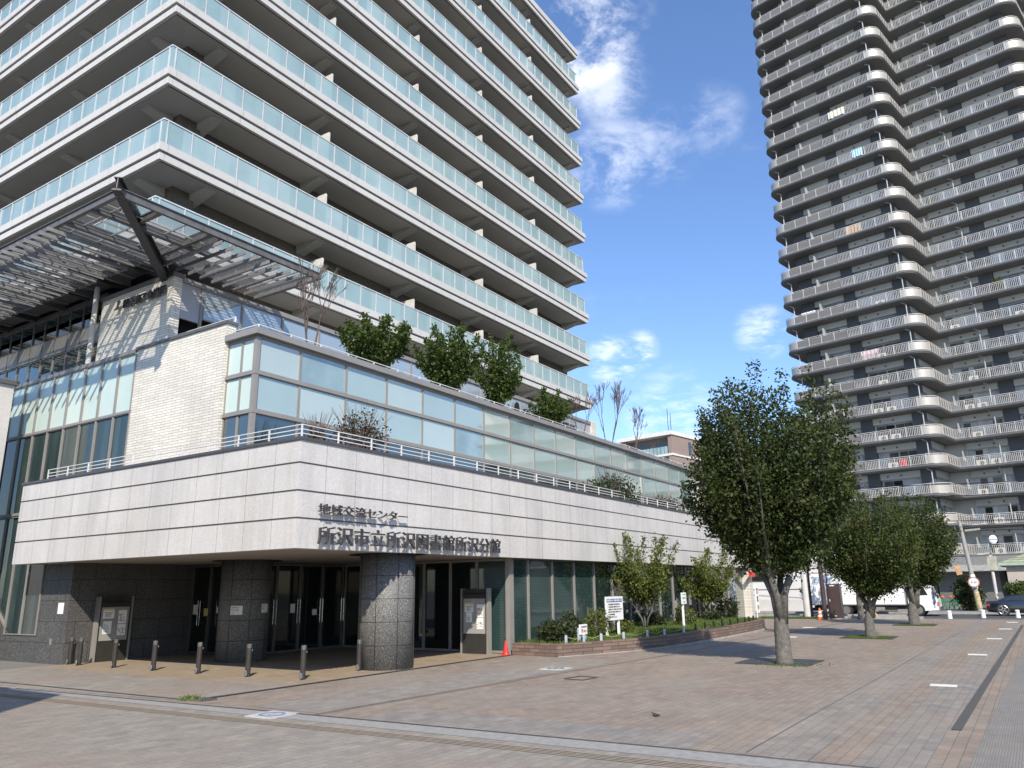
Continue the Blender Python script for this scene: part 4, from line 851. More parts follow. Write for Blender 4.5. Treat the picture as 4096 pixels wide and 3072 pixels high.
def bare(label, base, h, spread, n, seed, leaves=0, mat=TWIG):
    rr = random.Random(seed); o = thing('bare_tree', label, 'tree', base, group='bare trees on the upper terrace'); t = MB(); tips = []
    def grow(p, d, L, r, lv):
        r = max(r, .007)
        q = p + d * L; m = p.lerp(q, .5) + Vector((rr.uniform(-1, 1), rr.uniform(-1, 1), 0)) * L * .06
        t.tube([tuple(p), tuple(m), tuple(q)], [r, r * .85, r * .68], 5 if lv > 1 else 4, cap=False)
        if lv == 0: tips.append(q); return
        for i in range(rr.choice((2, 3)) if lv > 1 else 3):
            nd = (d + Vector((rr.uniform(-1, 1), rr.uniform(-1, 1), rr.uniform(-.1, .55))) * spread).normalized(); grow(q if i < 2 else m, nd, L * rr.uniform(.62, .82), r * .58, lv - 1)
    for i in range(n):
        a = 6.28 * i / n + seed; grow(Vector(base), Vector((.22 * math.cos(a) * (n > 1), .28 * math.sin(a) * (n > 1), 1)).normalized(), h * .27, .04, 6)
    t.build('branches', mat, o)
    if leaves:
        c = MB(); leafquads(c, np.array([tuple(q) for q in rr.sample(tips, min(leaves, len(tips)))]) + RNG.normal(size=(min(leaves, len(tips)), 3)) * .05, .08); c.build('crown', LEAF_T, o)
bare('leafless reddish tree on the upper terrace under the canopy tip', (15.9, 17.9, 8.96), 3.7, .34, 2, 3, 60)
bare('leafless tree before the right end of the roof glazing', (33.7, 17.9, 8.96), 3.0, .36, 2, 5)
bare('leafless twin-stemmed tree against the sky just right of the balcony tower', (36.9, 17.9, 8.96), 4.2, .30, 2, 8)
bare('leafless spreading tree before the distant brown apartments', (40.3, 17.9, 8.96), 3.7, .38, 1, 12)
# shrubs on the middle terrace
blobplant('terrace_shrub', 'small dark red shrub behind the terrace rail nearest the stone corner', 'shrub', (13.4, 14.7, 5.1), .42, 1.0, 420, LEAF_R, .09, group='shrubs on the middle terrace')
blobplant('terrace_shrub', 'large round brownish shrub behind the terrace rail, second from the left', 'shrub', (14.95, 14.7, 5.1), .72, 1.6, 1900, LEAF_R, .08, group='shrubs on the middle terrace')
blobplant('terrace_shrub', 'spiky green and brown shrub midway along the terrace rail', 'shrub', (30.1, 14.7, 5.1), 1.15, 1.55, 1900, LEAF_D, .12, group='shrubs on the middle terrace')
blobplant('terrace_shrub', 'low purple-red shrub near the far end of the terrace rail', 'shrub', (36.0, 14.7, 5.1), .8, 1.15, 900, LEAF_R, .11, group='shrubs on the middle terrace')
def twigs(label, base, r, h, n, seed):
    rr = random.Random(seed)
    b = MB()
    for i in range(n): a = rr.uniform(0, 6.28); k = rr.uniform(.2, 1); b.tube([base, (base[0] + r * k * .5 * math.cos(a), base[1] + r * k * .5 * math.sin(a), base[2] + h * .6), (base[0] + r * k * math.cos(a), base[1] + r * k * math.sin(a), base[2] + h * rr.uniform(.8, 1.1))], [.015, .009, .004], 4, cap=False)
    return b
for ob in [o for o in bpy.data.objects if o.name.startswith('terrace_shrub')]:
    h = {0: 1.25}.get(0); x, y, z = ob.location; twigs('', (x, y, z), .9 if x > 14 else .5, 1.85 if 14 < x < 31 else 1.3, 45, int(x)).build('twig', TWIG, ob)
# ================================================================ brick planter
pl = [(21.2, 13.98), (21.05, 12.24), (22.96, 11.45), (24.33, 11.0), (25.9, 10.72), (27.6, 10.56), (29.48, 10.5), (32.37, 10.46), (35.5, 10.55), (37.5, 10.75), (38.4, 11.2), (38.7, 12.0), (38.7, 13.98)]
pt = thing('brick_planter', 'long low brown brick planter curving along the library windows', 'planter', (30, 12, 0))
def offset_poly(p, d):
    out = []
    for i, q in enumerate(p):
        a, c = p[(i - 1) % len(p)], p[(i + 1) % len(p)]; n1 = Vector((-(q[1] - a[1]), q[0] - a[0])).normalized(); n2 = Vector((-(c[1] - q[1]), c[0] - q[0])).normalized()
        n = (n1 + n2).normalized(); out.append((q[0] + n.x * d / max(.3, n.dot(n1)), q[1] + n.y * d / max(.3, n.dot(n1))))
    return out
ins = offset_poly(pl, .24)
b = MB(); N = len(pl)
for i in range(N - 1):
    j = i + 1; o_ = len(b.v); hz = lambda x: .36 + .10 * min(1, max(0, (x - 21) / 16))
    b.v += [(*pl[i], .0), (*pl[j], .0), (*pl[j], hz(pl[j][0])), (*pl[i], hz(pl[i][0])), (*ins[i], hz(pl[i][0])), (*ins[j], hz(pl[j][0])), (*ins[j], 0), (*ins[i], 0)]
    b.f += [(o_, o_ + 1, o_ + 2, o_ + 3), (o_ + 3, o_ + 2, o_ + 5, o_ + 4), (o_ + 4, o_ + 5, o_ + 6, o_ + 7)]; b.m += [0, 0, 0]
b.build('brick_wall', BRICK, pt)
b = MB(); plo = offset_poly(pl, -.05)
for i in range(1, N - 1): j = i + 1; o_ = len(b.v); hh = lambda x: .02 + .06 * min(1, max(0, (x - 23) / 10)); b.v += [(*plo[i], 0), (*plo[j], 0), (*plo[j], hh(plo[j][0])), (*plo[i], hh(plo[i][0])), (*pl[i], hh(pl[i][0])), (*pl[j], hh(pl[j][0]))]; b.f += [(o_, o_ + 1, o_ + 2, o_ + 3), (o_ + 3, o_ + 2, o_ + 5, o_ + 4)]; b.m += [0, 0]
b.build('plinth', CONC_G, pt)
b = MB(); b.add([(x, y, .31 + .10 * min(1, max(0, (x - 21) / 16))) for x, y in ins], [tuple(range(len(ins)))]); b.build('soil', SOIL, pt)
def inpl():
    while True:
        x, y = U(21.4, 38.5), U(10.7, 13.9)
        yl = np.interp(x, [21.3, 23, 24.4, 26, 29.5, 37.5, 38.5], [12.5, 11.75, 11.3, 11.0, 10.78, 11.0, 11.6])
        if y > yl: return (x, y, .31 + .10 * min(1, (x - 21) / 16))
def inpl2():
    x, y, z = inpl(); return (x, y - (y - 12) * .5 if y > 12 else y, z)
grass('ground_cover', 'green grass and low weeds filling the brick planter', inpl, 26000, .13, GRASSM, .016)
pm = [('dark_shrub', 'dark leafy shrub at the near corner of the brick planter', (22.1, 12.9, .34), .55, .62, 1500, LEAF_D, .12), ('dark_shrub', 'narrow dark shrub beside the small notice in the planter', (23.6, 13.2, .35), .35, .95, 500, LEAF_D, .10),
      ('young_shrub', 'bright yellow-green layered shrub beside the small notice', (24.3, 12.6, .35), .48, .95, 1100, LEAF_P, .08), ('dark_shrub', 'low yellowish bush at the foot of the white notice board', (26.6, 12.7, .36), .38, .5, 600, LEAF_P, .08),
      ('dark_shrub', 'dark bush behind the planter tree with orange leaves', (30.9, 13.3, .38), .45, .55, 700, LEAF_D, .11), ('dark_shrub', 'dark bush between the two planter trees', (33.4, 13.0, .4), .45, .5, 600, LEAF_D, .12),
      ('dark_shrub', 'rose bush with sparse leaves near the green-lettered sign', (31.9, 12.4, .4), .45, .9, 450, LEAF_P, .09), ('dark_shrub', 'dark bush under the farther planter tree', (35.9, 12.6, .4), .5, .5, 600, LEAF_D, .12), ('dark_shrub', 'tall leafy shrub at the far end of the planter', (38.0, 12.6, .4), .5, 1.1, 900, LEAF_D, .12)]
for nm, lab, lo, r, h, n, m, ls in pm: blobplant(nm, lab, 'shrub', lo, r, h, n, m, ls, group='shrubs in the brick planter')
# little stakes along the planter edge
st = None
stk = [(21.75, 12.35), (22.35, 12.05), (23.0, 11.78), (23.95, 11.45), (25.15, 11.15), (26.2, 10.97), (27.6, 10.82)]
for i, (x, y) in enumerate(stk):
    lab = '%s pale blue stake along the brick planter edge, counted from its near corner' % ('first', 'second', 'third', 'fourth', 'fifth', 'sixth', 'seventh')[i]
    b = MB(); b.box((x - .03, y - .03, .3), (x + .03, y + .03, .58)); tag(b.build('stake', STAKE, loc=(x, y, .33)), lab, 'stake', 'pale blue stakes in the planter')
b = MB()
for (p, q) in zip(stk, stk[1:]):
    m = ((p[0] + q[0]) / 2, (p[1] + q[1]) / 2); b.tube([(*p, .53), (*m, .45), (*q, .53)], .008, 5)
tag(b.build('rope', simple('jute_rope', (.32, .30, .16), .9), loc=(24, 11.5, .4)), 'thin slack rope strung between the pale blue planter stakes', 'rope')
for i, x in enumerate((28.9, 29.9, 30.9, 31.9, 32.9, 33.9, 34.9, 35.9, 36.9)):
    y = 10.86 + (.12 if x > 35 else 0) + (.1 if x > 36.5 else 0); b = MB(); b.box((x - .03, y - .03, .36), (x + .03, y + .03, .64))
    lab = '%s black stake with hoop along the planter edge, counted toward the road' % ('first', 'second', 'third', 'fourth', 'fifth', 'sixth', 'seventh', 'eighth', 'ninth')[i]
    o = thing('edging_stake', lab, 'stake', (x, y, .38), group='black stakes in the planter'); b.build('post', BLACK, o)
    b = MB(); b.tube([(x + .1 + .38 * (1 - math.cos(a)), y + .02, .38 + .17 * math.sin(a)) for a in np.linspace(0, math.pi, 9)], .009, 5); b.build('hoop', BLACK, o)
# ================================================================ signs and boards
def sign_board(name, label, x0, x1, y, z0, z1, posts, pm_, cat='sign'):
    o = thing(name, label, cat, ((x0 + x1) / 2, y, .36)); MB().box((x0, y, z0), (x1, y + .03, z1)).build('panel', WHITE, o)
    b = MB()
    for px_ in posts: b.box((px_ - .045, y + .035, .33), (px_ + .045, y + .10, z1 - .1))
    b.build('post', pm_, o); return o
wsg = sign_board('notice_sign', 'white notice board with blue title bar standing on two posts in the planter', 24.45, 25.78, 12.3, .90, 1.68, (24.6, 25.5), WHITE)
MB().box((24.53, 12.292, 1.50), (25.70, 12.299, 1.605)).build('title_bar', BLUE, wsg)
b = MB(); text_mb('所沢市交流センター広場のご利用について', 24.56, 25.67, 1.518, 1.588, .004, 'Y', 12.288, b, 0); b.build('lettering', WHITE, wsg)
b = MB()
for i, (s, w_) in enumerate((('・犬等の糞は飼い主が必ず持ち帰ること', .95), ('・ごみ等は各自でお持ち帰りください', .92), ('・自転車やバイクの乗り入れはできません', 1.1), ('　広場を汚す行為はご遠慮ください', .98), ('・火気の使用禁止', .52), ('・植物を大切にしましょう', .66))):
    text_mb(s, 24.6, 24.6 + w_, 1.40 - i * .082, 1.45 - i * .082, .004, 'Y', 12.29, b)
b.build('lettering', BLACK, wsg)
ssg = sign_board('small_sign', 'small white no-litter sign with red print in the near end of the planter', 22.56, 23.06, 12.3, .55, .86, (22.62, 23.0), STAKE)
b = MB(); text_mb('ごみの持ち帰りに', 22.62, 23.02, .76, .815, .004, 'Y', 12.29, b); b.build('lettering', BLACK, ssg); b = MB(); text_mb('禁止！', 22.78, 23.02, .62, .70, .004, 'Y', 12.29, b)
b.add([(22.64, 12.285, .72), (22.74, 12.285, .72), (22.72, 12.285, .64), (22.69, 12.285, .6), (22.66, 12.285, .64)], [(0, 1, 2, 3, 4)]); b.build('lettering', PAPER_R, ssg)
gsg = sign_board('post_sign', 'narrow white sign with green print on a single white post in the planter', 30.62, 31.12, 12.0, 1.3, 1.74, (30.85,), WHITE)
b = MB(); text_mb('花と緑の', 30.68, 31.05, 1.64, 1.70, .004, 'Y', 11.99, b); text_mb('園芸広場', 30.70, 31.03, 1.50, 1.57, .004, 'Y', 11.99, b); text_mb('所沢市', 30.72, 31.0, 1.36, 1.41, .004, 'Y', 11.99, b); b.build('lettering', simple('print_green', (.16, .34, .12), .6), gsg)
o = thing('banner_flag', 'narrow white upright banner on a thin pole at the far end of the planter', 'banner', (41.7, 12.3, 0)); b = MB(); b.tube([(41.7, 12.3, .0), (41.7, 12.3, 2.05)], .02, 6); b.bar((41.7, 12.3, 2.0), (42.2, 12.3, 2.0), .02); b.build('pole', WHITE, o)
b = MB(); b.box((41.72, 12.29, .6), (42.2, 12.31, 1.98)); b.build('cloth', PAPER, o); b = MB(); 
for i, ch in enumerate('営業中'): text_mb(ch, 41.8, 42.12, 1.55 - i * .42, 1.85 - i * .42, .004, 'Y', 12.285, b)
b.build('lettering', BLACK, o)
o = thing('shop_sign', 'red shop sign on the end of the library ground floor', 'sign', (45.2, 13.6, 2.4)); MB().box((45.2, 13.55, 2.45), (46.2, 13.62, 2.75)).build('panel', RED, o)
def board(name, label, P, face, w_, h_, seed):
    """glazed notice case on a dark steel plinth; front toward -Y or -X"""
    o = thing(name, label, 'notice board', (P[0], P[1], 0)); x, y = P; d = .16
    def bx(mb, u0, u1, n0, n1, z0, z1, m=0):
        if face == 'Y': mb.box((x + u0, y + n0, z0), (x + u1, y + n1, z1), m)
        else: mb.box((x + n0, y - u1, z0), (x + n1, y - u0, z1), m)
    b = MB(); bx(b, .06, w_ - .06, 0, d, 0.01, h_); b.build('case', simple('board_bronze', (.05, .047, .042), .4, .3) if seed == 1 else MATS['board_bronze'], o)
    b = MB(); bx(b, 0, .05, -.03, d + .03, 0, h_ + .02); bx(b, w_ - .05, w_, -.03, d + .03, 0, h_ + .02); b.build('frame', ALU, o)
    b = MB(); bx(b, .11, w_ - .11, -.012, -.002, .62, h_ - .30); b.build('glass', simple('board_face', (.30, .30, .28), .25, 0, .1, 2, .6, .5) if seed == 1 else MATS['board_face'], o)
    W = w_ - .22
    for (u0, u1, z0, z1, kk) in ((.06, .46, 1.28, 1.57, 'y'), (.10 if seed == 1 else .12, .40, .82 if seed == 1 else .97, 1.20 if seed == 1 else 1.27, 'b'), (.62, .92, 1.12, 1.52, 'c'), (.62, .92, .76, 1.10, 'c')):
        u0, u1 = .11 + u0 * W, .11 + u1 * W; b = MB(); bx(b, u0, u1, -.018, -.013, z0, z1, 0)
        if kk == 'y': bx(b, u0, u1, -.020, -.0185, z1 - .06, z1, 1); bx(b, u0 + .02, u1 - .02, -.020, -.0185, z1 - .115, z1 - .10, 2)
        if kk == 'b': bx(b, u0 + .03, u0 + .045, -.020, -.0185, z0 + .05, z1 - .07, 3); bx(b, u0 + .045, u1 - .08, -.020, -.0185, z0 + .05, z0 + .065, 3)
        rr = random.Random(seed * 5 + int(z0 * 10))
        nrow = 5 if kk != 'c' else 7
        for r_ in range(nrow):
            zz0 = z1 - .14 - r_ * (z1 - z0 - .17) / nrow
            if kk == 'c':
                for c_ in range(5):
                    if rr.random() < .5: ua = u0 + .02 + (u1 - u0 - .04) * c_ / 5; bx(b, ua, ua + (u1 - u0) * .13, -.020, -.0185, zz0, zz0 + .022, rr.choice((2, 4, 4)))
            else: bx(b, u0 + .065, u0 + .065 + (u1 - u0 - .1) * rr.uniform(.5, .9), -.020, -.0185, zz0, zz0 + .009, 4)
        b.build('poster', [PAPER, PAPER_Y, PAPER_R, BLUE_L, LETTER], o)
    if face == 'X':
        b = MB(); text_mb('所沢市立所沢図書館所沢分館', y - .12, y - w_ + .12, h_ - .17, h_ - .11, .006, 'X', x - .004, b); b.build('lettering', BLACK, o)
    else:
        b = MB(); text_mb('所沢市立所沢図書館所沢分館', x + .12, x + w_ - .12, h_ - .17, h_ - .11, .006, 'Y', y - .004, b); b.build('lettering', BLACK, o)
board('notice_board', 'dark steel notice board with posters by the left granite corner', (13.75, 24.40), 'Y', 1.12, 1.92, 1)
board('notice_board', 'dark steel notice board with posters before the right entrance glazing', (21.02, 15.84), 'X', 1.08, 2.0, 2)
def poster_curved(label, cx, cy, r, ang, wd, z0, z1, lines):
    """paper bent round a pillar"""
    o = thing('poster', label, 'poster', (cx + r * math.cos(ang), cy + r * math.sin(ang), z0)); b = MB(); n = 6
    for k in range(n):
        a0 = ang + wd / r * (k / n - .5); a1 = ang + wd / r * ((k + 1) / n - .5)
        b.add([(cx + (r + e) * math.cos(a), cy + (r + e) * math.sin(a), z) for z in (z0, z1) for a in (a0, a1) for e in (.002, .008)], [(1, 5, 7, 3), (0, 2, 6, 4), (4, 6, 7, 5), (0, 1, 3, 2)])
    b.build('sheet', PAPER, o); t_ = MB()
    for i, s in enumerate(lines):
        m = text_mb(s, -.42 * wd, (-.42 + .84 * min(1, len(s) / 9)) * wd, z1 - (z1 - z0) * (.30 + .30 * i), z1 - (z1 - z0) * (.10 + .30 * i), .002, 'Y', 0)
        t_.add([(cx + (r + .012) * math.cos(ang + u / r), cy + (r + .012) * math.sin(ang + u / r), z) for u, _, z in m.v], m.f)
    t_.build('lettering', BLACK, o)
AC_ = math.atan2(-20.57, -16.19)
poster_curved('cream poster with bold black writing stuck on the front of the rear pillar', 16.19, 20.57, .752, AC_ - .30, .36, 1.36, 1.62, ['図書館周辺では', 'お静かにお願い', 'します'])
poster_curved('small poster over a blue strip on the right side of the rear pillar', 16.19, 20.57, .752, AC_ + .92, .30, 1.40, 1.66, ['敷地内', '禁煙'])
# red folding stand
b = MB(); bx0, by0 = 21.05, 14.12
b.box((bx0 - .17, by0 - .14, 0), (bx0 + .13, by0 + .14, .02)); b.lathe([(.11, .02), (.09, .08), (.025, .42), (.018, .43)], (bx0, by0, 0), 12); tag(b.build('safety_cone', RED, loc=(bx0, by0, 0)), 'plain red cone wedged between the window corner and the brick planter', 'cone')
# ================================================================ bollards
bo = None
bl = [((13.14, 24.55), 'first slim dark bollard, closest to the left granite corner'), ((13.1, 23.95), 'second slim dark bollard from the left, before the left notice board'), ((13.11, 22.14), 'third slim dark bollard from the left, right of the left notice board'), ((13.12, 20.26), 'fourth slim dark bollard from the left'),
      ((13.17, 18.38), 'fifth slim dark bollard from the left, left of the rear pillar'), ((13.24, 16.52), 'sixth slim dark bollard from the left, before the rear pillar'), ((13.41, 14.76), 'slim dark bollard standing alone between the two pillars'), ((15.52, 15.0), 'slim dark bollard touching the left side of the front pillar')]
for (x, y), lab in bl:
    if bo is None:
        bo = thing('bollard', lab, 'bollard', (x, y, 0), -.2, 'slim dark bollards across the entrance', local=True)
        MB().lathe([(.065, 0), (.065, .66), (.055, .665)], (0, 0, 0), 18).build('post', BOLL, bo)
        MB().lathe([(.058, .665), (.065, .67), (.065, .69), (.058, .695), (.065, .70), (.065, .72), (.058, .725), (.065, .73), (.065, .755), (.05, .77)], (0, 0, 0), 18).build('cap', simple('brushed_cap', (.22, .23, .22), .35, .7), bo)
        b = MB(); b.lathe([(.075, 0), (.075, .012), (.05, .02), (.02, .02)], (0, 0, 0), 20); b.v = [(-.09 + z * -1, x - .07, y + .09) for x, y, z in b.v]; b.build('lock_disc', CHROME, bo)
        b = MB(); b.box((.05, -.02, .60), (.085, .02, .64)).box((-.085, -.01, .02), (-.06, .01, .05)); b.build('chain_lug', CHROME, bo); KIDS[bo.name] = list(bo.children)
    else: dup_tree(bo, (x, y, 0), -.2, label=lab)
# ================================================================ roadside things
wb = None
for i, (x, y) in enumerate([(51.23, 4.35), (52.6, 2.79), (52.9, 1.14)]):
    lab = ('short white kerb bollard nearest the third plaza tree', 'short white kerb bollard in front of the round traffic sign', 'short white kerb bollard in front of the black car')[i]
    if wb is None:
        wb = thing('kerb_bollard', lab, 'bollard', (x, y, 0), 0, 'short white bollards along the kerb', local=True); MB().lathe([(.12, 0), (.105, .34), (.10, .35)], (0, 0, 0), 16).build('post', WHITE, wb)
        MB().lathe([(.095, .355), (.115, .37), (.115, .40), (.10, .43), (.05, .44)], (0, 0, 0), 16).build('cap', WHITE, wb); KIDS[wb.name] = list(wb.children)
    else: dup_tree(wb, (x, y, 0), 0, label=lab)
o = thing('traffic_cone', 'orange and white traffic cone between the grey and brown poles', 'traffic cone', (48.2, 10.63, 0)); b = MB()
b.box((48.0, 10.43, 0), (48.4, 10.83, .03)); b.lathe([(.15, .03), (.125, .18)], (48.2, 10.63, 0), 14); b.lathe([(.107, .29), (.092, .38)], (48.2, 10.63, 0), 14); b.lathe([(.073, .49), (.04, .66)], (48.2, 10.63, 0), 14); b.build('cone', ORANGE, o)
b = MB(); b.lathe([(.125, .18), (.107, .29)], (48.2, 10.63, 0), 14); b.lathe([(.092, .38), (.073, .49)], (48.2, 10.63, 0), 14); b.build('reflective_band', WHITE, o)
o = thing('utility_cabinet', 'tall dark brown metal cabinet on a concrete pad by the road', 'cabinet', (49.75, 10.04, 0)); MB().box((49.45, 9.62, 0), (50.1, 10.48, .06)).build('pad', CONC_G, o); MB().box((49.5, 9.68, .06), (50.05, 10.42, 1.98)).build('body', BROWN, o)
b = MB(); b.box((49.485, 9.74, .12), (49.499, 10.36, 1.93)); b.build('door', simple('cabinet_door', (.065, .043, .038), .45), o); b = MB(); b.box((49.475, 9.95, 1.86), (49.484, 10.22, 1.91)); b.box((49.46, 10.26, .98), (49.484, 10.29, 1.12)); b.box((49.475, 9.98, .16), (49.484, 10.08, .2)); b.build('name_plate', WHITE, o)
o = thing('brown_pole', 'thick dark brown steel pole beside the brown cabinet', 'pole', (48.94, 10.5, 0)); MB().tube([(48.94, 10.5, 0), (48.94, 10.5, 9.5)], .13, 12).build('pole', BROWN, o); MB().tube([(49.1, 10.26, 0), (49.1, 10.26, 7)], .035, 8).build('conduit', BLACK, o)
o = thing('concrete_pole', 'thick pale concrete utility pole left of the orange cone', 'pole', (50.11, 11.75, 0)); MB().tube([(50.11, 11.75, 0), (50.11, 11.75, 9.5)], [.21, .16], 14).build('pole', CONC, o); MB().tube([(50.0, 11.46, 0), (50.0, 11.46, 8)], .06, 8).build('conduit', BLACK, o)
b = MB(); b.tube([(50.5, 7.9, 0), (50.5, 8.6, 1.35)], .035, 8); o = thing('guy_wire', 'yellow sleeved guy wire slanting behind the second plaza tree', 'guy wire', (50.5, 7.9, 0)); b.build('yellow_sleeve', YELLOW, o); b = MB(); b.tube([(50.5, 8.6, 1.35), (50.5, 11.5, 7.0)], .012, 5); b.build('cable', BLACK, o)
# leaning utility pole with sign and lamp
o = thing('utility_pole', 'leaning concrete utility pole with peeling yellow wrap and street lamp arm', 'utility pole', (60.9, 3.39, 0)); b = MB(); b.tube([(60.9, 3.35, 0), (60.9, 3.75, 5.98)], [.16, .11], 14); b.build('pole', CONC_G, o)
b = MB(); b.tube([(60.9, 3.36, .28), (60.9, 3.43, 1.35)], [.172, .166], 14); b.build('yellow_wrap', simple('peeling_wrap', (.42, .34, .20), .9, var=.35, scale=6), o); b = MB(); b.tube([(60.9, 3.44, 1.55), (60.9, 3.50, 2.45)], [.168, .16], 14); b.build('white_wrap', PAPER, o)
b = MB(); b.box((60.70, 3.42, 1.5), (60.72, 3.52, 2.25)); b.build('number_plate', ALU_D, o)
b = MB(); b.bar((60.9, 3.72, 5.2), (60.9, 5.2, 5.05), .05); b.bar((60.9, 4.6, 5.05), (60.9, 5.5, 4.95), .22, .09); b.bar((60.9, 4.1, 5.6), (60.9, 3.5, 4.0), .04); b.build('lamp_arm', ALU, o); b = MB(); b.bar((60.5, 3.72, 5.6), (61.3, 3.72, 5.6), .07); b.tube([(60.9, 3.5, 5.3), (60.9, 2.6, 5.35)], .09, 8); b.build('crossarm', CONC_G, o)
o = thing('road_sign', 'round white no-entry style road sign with red rim strapped to the leaning pole', 'road sign', (60.6, 3.5, 1.9)); b = MB(); b.lathe([(.34, 0), (.34, .03)], (0, 0, 0), 28); b.v = [(60.62 - z, 3.45 + x, 1.95 + y) for x, y, z in b.v]; b.build('rim', simple('sign_red_faded', (.42, .20, .17), .6), o)
b = MB(); b.lathe([(.265, 0), (.265, .01)], (0, 0, 0), 28); b.v = [(60.585 - z, 3.45 + x, 1.95 + y) for x, y, z in b.v]; b.build('plate', PAPER, o); b = MB(); text_mb('8-20', 3.62, 3.28, 1.89, 2.01, .01, 'X', 60.565, b); b.build('lettering', BLUE, o)
o = thing('picture_sign', 'small tilted faded orange sign board on an arm of the leaning pole', 'sign', (60.8, 4.4, 2.9)); b = MB(); b.bar((60.75, 4.32, 3.05), (60.75, 4.18, 2.45), .03, .34, 0, (0, 1, 0)); b.build('panel', simple('faded_orange_sign', (.50, .30, .16), .6, var=.3, scale=4), o); b = MB(); b.bar((60.8, 4.35, 3.1), (60.8, 3.6, 3.1), .05); b.build('bracket', ALU, o)
# second pole with mirror
o = thing('mirror_pole', 'thin pole with concrete block and round convex mirror, right of the leaning pole', 'traffic mirror', (62.3, 2.35, 0)); b = MB(); b.tube([(62.3, 2.35, 0), (62.3, 2.35, 3.7)], .10, 10); b.build('pole', CONC, o)
b = MB(); b.box((62.1, 2.0, 2.72), (62.5, 2.55, 3.62)); b.build('block', simple('old_cement', (.38, .37, .31), .9, var=.25, scale=2), o); b = MB(); b.tube([(62.3, 2.28, 3.6), (62.3, 2.22, 4.5)], [.08, .06], 8); b.build('upper_pole', ALU, o)
b = MB(); b.lathe([(.01, .05), (.15, .04), (.24, 0), (.25, -.03)][::-1], (0, 0, 0), 24); b.v = [(62.0 - z, 2.0 + x, 4.72 + y * 1.15) for x, y, z in b.v]; b.build('mirror', simple('white_disc', (.85, .87, .88), .3), o)
# overhead wires
wr = 0
for (ya, za, yb, zb, lab) in ((20, 9.4, -14, 8.2, 'highest overhead wire crossing the grey tower'), (20, 8.5, -14, 7.5, 'second overhead wire from the top crossing the grey tower'), (20, 6.9, -14, 5.7, 'sagging middle overhead wire reaching the leaning pole'), (20, 6.5, -14, 5.4, 'overhead wire just above the lowest'), (20, 6.1, -14, 5.2, 'lowest overhead wire level with the lamp arm')):
    b = MB(); n = 16; pts = [(60.85, ya + (yb - ya) * i / n, za + (zb - za) * i / n - .35 * math.sin(math.pi * i / n)) for i in range(n + 1)]; b.tube(pts, .026, 5); tag(b.build('overhead_wire', BLACK, loc=(60.85, 3, za)), lab, 'cable', 'overhead wires along the road')
# truck
tk = thing('box_truck', 'white refrigerated box truck with blue logo parked across the street', 'truck', (55.4, 8.75, 0), local=True)
def L(x, y, z): return (x - 55.4, y - 8.75, z)
def tb(mb, x0, x1, y0, y1, z0, z1, m=0): a = L(x0, y0, z0); c = L(x1, y1, z1); mb.box(a, c, m)
b = MB(); tb(b, 54.3, 56.6, 6.85, 12.45, .70, 2.68); b.build('cargo_box', TRUCKW, tk)
b = MB(); tb(b, 54.285, 56.62, 6.84, 12.47, .66, .72); tb(b, 54.285, 56.62, 6.84, 12.47, 2.66, 2.71); tb(b, 54.28, 54.32, 12.42, 12.48, .7, 2.68); tb(b, 54.28, 54.32, 6.82, 6.88, .7, 2.68); b.build('box_trim', ALU, tk)
b = MB(); tb(b, 54.5, 56.4, 5.3, 12.3, .42, .64); tb(b, 54.4, 54.5, 7.4, 8.5, .28, .6); tb(b, 54.4, 56.5, 12.2, 12.5, .3, .5); b.build('chassis', BLACK, tk)
b = MB(); tb(b, 54.33, 54.37, 7.0, 9.6, .33, .37); tb(b, 54.36, 54.48, 8.1, 8.6, .38, .55); b.build('side_guard', ALU, tk)
prof = [(6.75, .45), (6.75, 1.95), (6.5, 2.08), (5.75, 2.05), (5.45, 1.72), (5.22, 1.15), (5.15, .98), (5.12, .38), (6.0, .32)]
b = MB(); n = len(prof); vs = [(54.38 - 55.4, y - 8.75, z) for y, z in prof] + [(56.5 - 55.4, y - 8.75, z) for y, z in prof]
b.add(vs, [tuple(range(n)), tuple(range(2 * n - 1, n - 1, -1))] + [(i, i + n, (i + 1) % n + n, (i + 1) % n) for i in range(n)]); cab = b.build('cab', TRUCKW, tk)
b = MB(); b.add([(-1.03, 5.62 - 8.75, 1.25), (-1.03, 6.25 - 8.75, 1.22), (-1.03, 6.22 - 8.75, 1.78), (-1.03, 5.85 - 8.75, 1.80)], [(0, 1, 2, 3)]); b.add([(-.98, 5.505 - 8.755 - .04, 1.73), (.98, 5.505 - 8.795, 1.73), (1.0, 5.22 - 8.79, 1.2), (-1.0, 5.22 - 8.79, 1.2)], [(0, 1, 2, 3)]); b.build('window', CURTD, cab)
b = MB(); tb(b, 54.36, 54.375, 5.3, 5.34, .5, 1.9); b.build('door_seam', ALU_D, cab); b = MB(); tb(b, 54.34, 54.7, 5.1, 5.16, .62, .84); b.build('headlight', simple('orange_lamp', (.75, .20, .03), .2, coat=.8), cab); b = MB(); tb(b, 54.4, 56.4, 5.04, 5.12, .30, .56); b.build('bumper', CHROME, cab)
b = MB(); b.tube([L(54.45, 5.4, 1.95), L(54.1, 5.1, 1.9), L(54.1, 5.05, 1.3)], .015, 5); tb(b, 54.02, 54.14, 5.02, 5.12, 1.35, 1.8); tb(b, 54.02, 54.14, 5.02, 5.12, 1.05, 1.25); b.build('mirror', BLACK, cab)
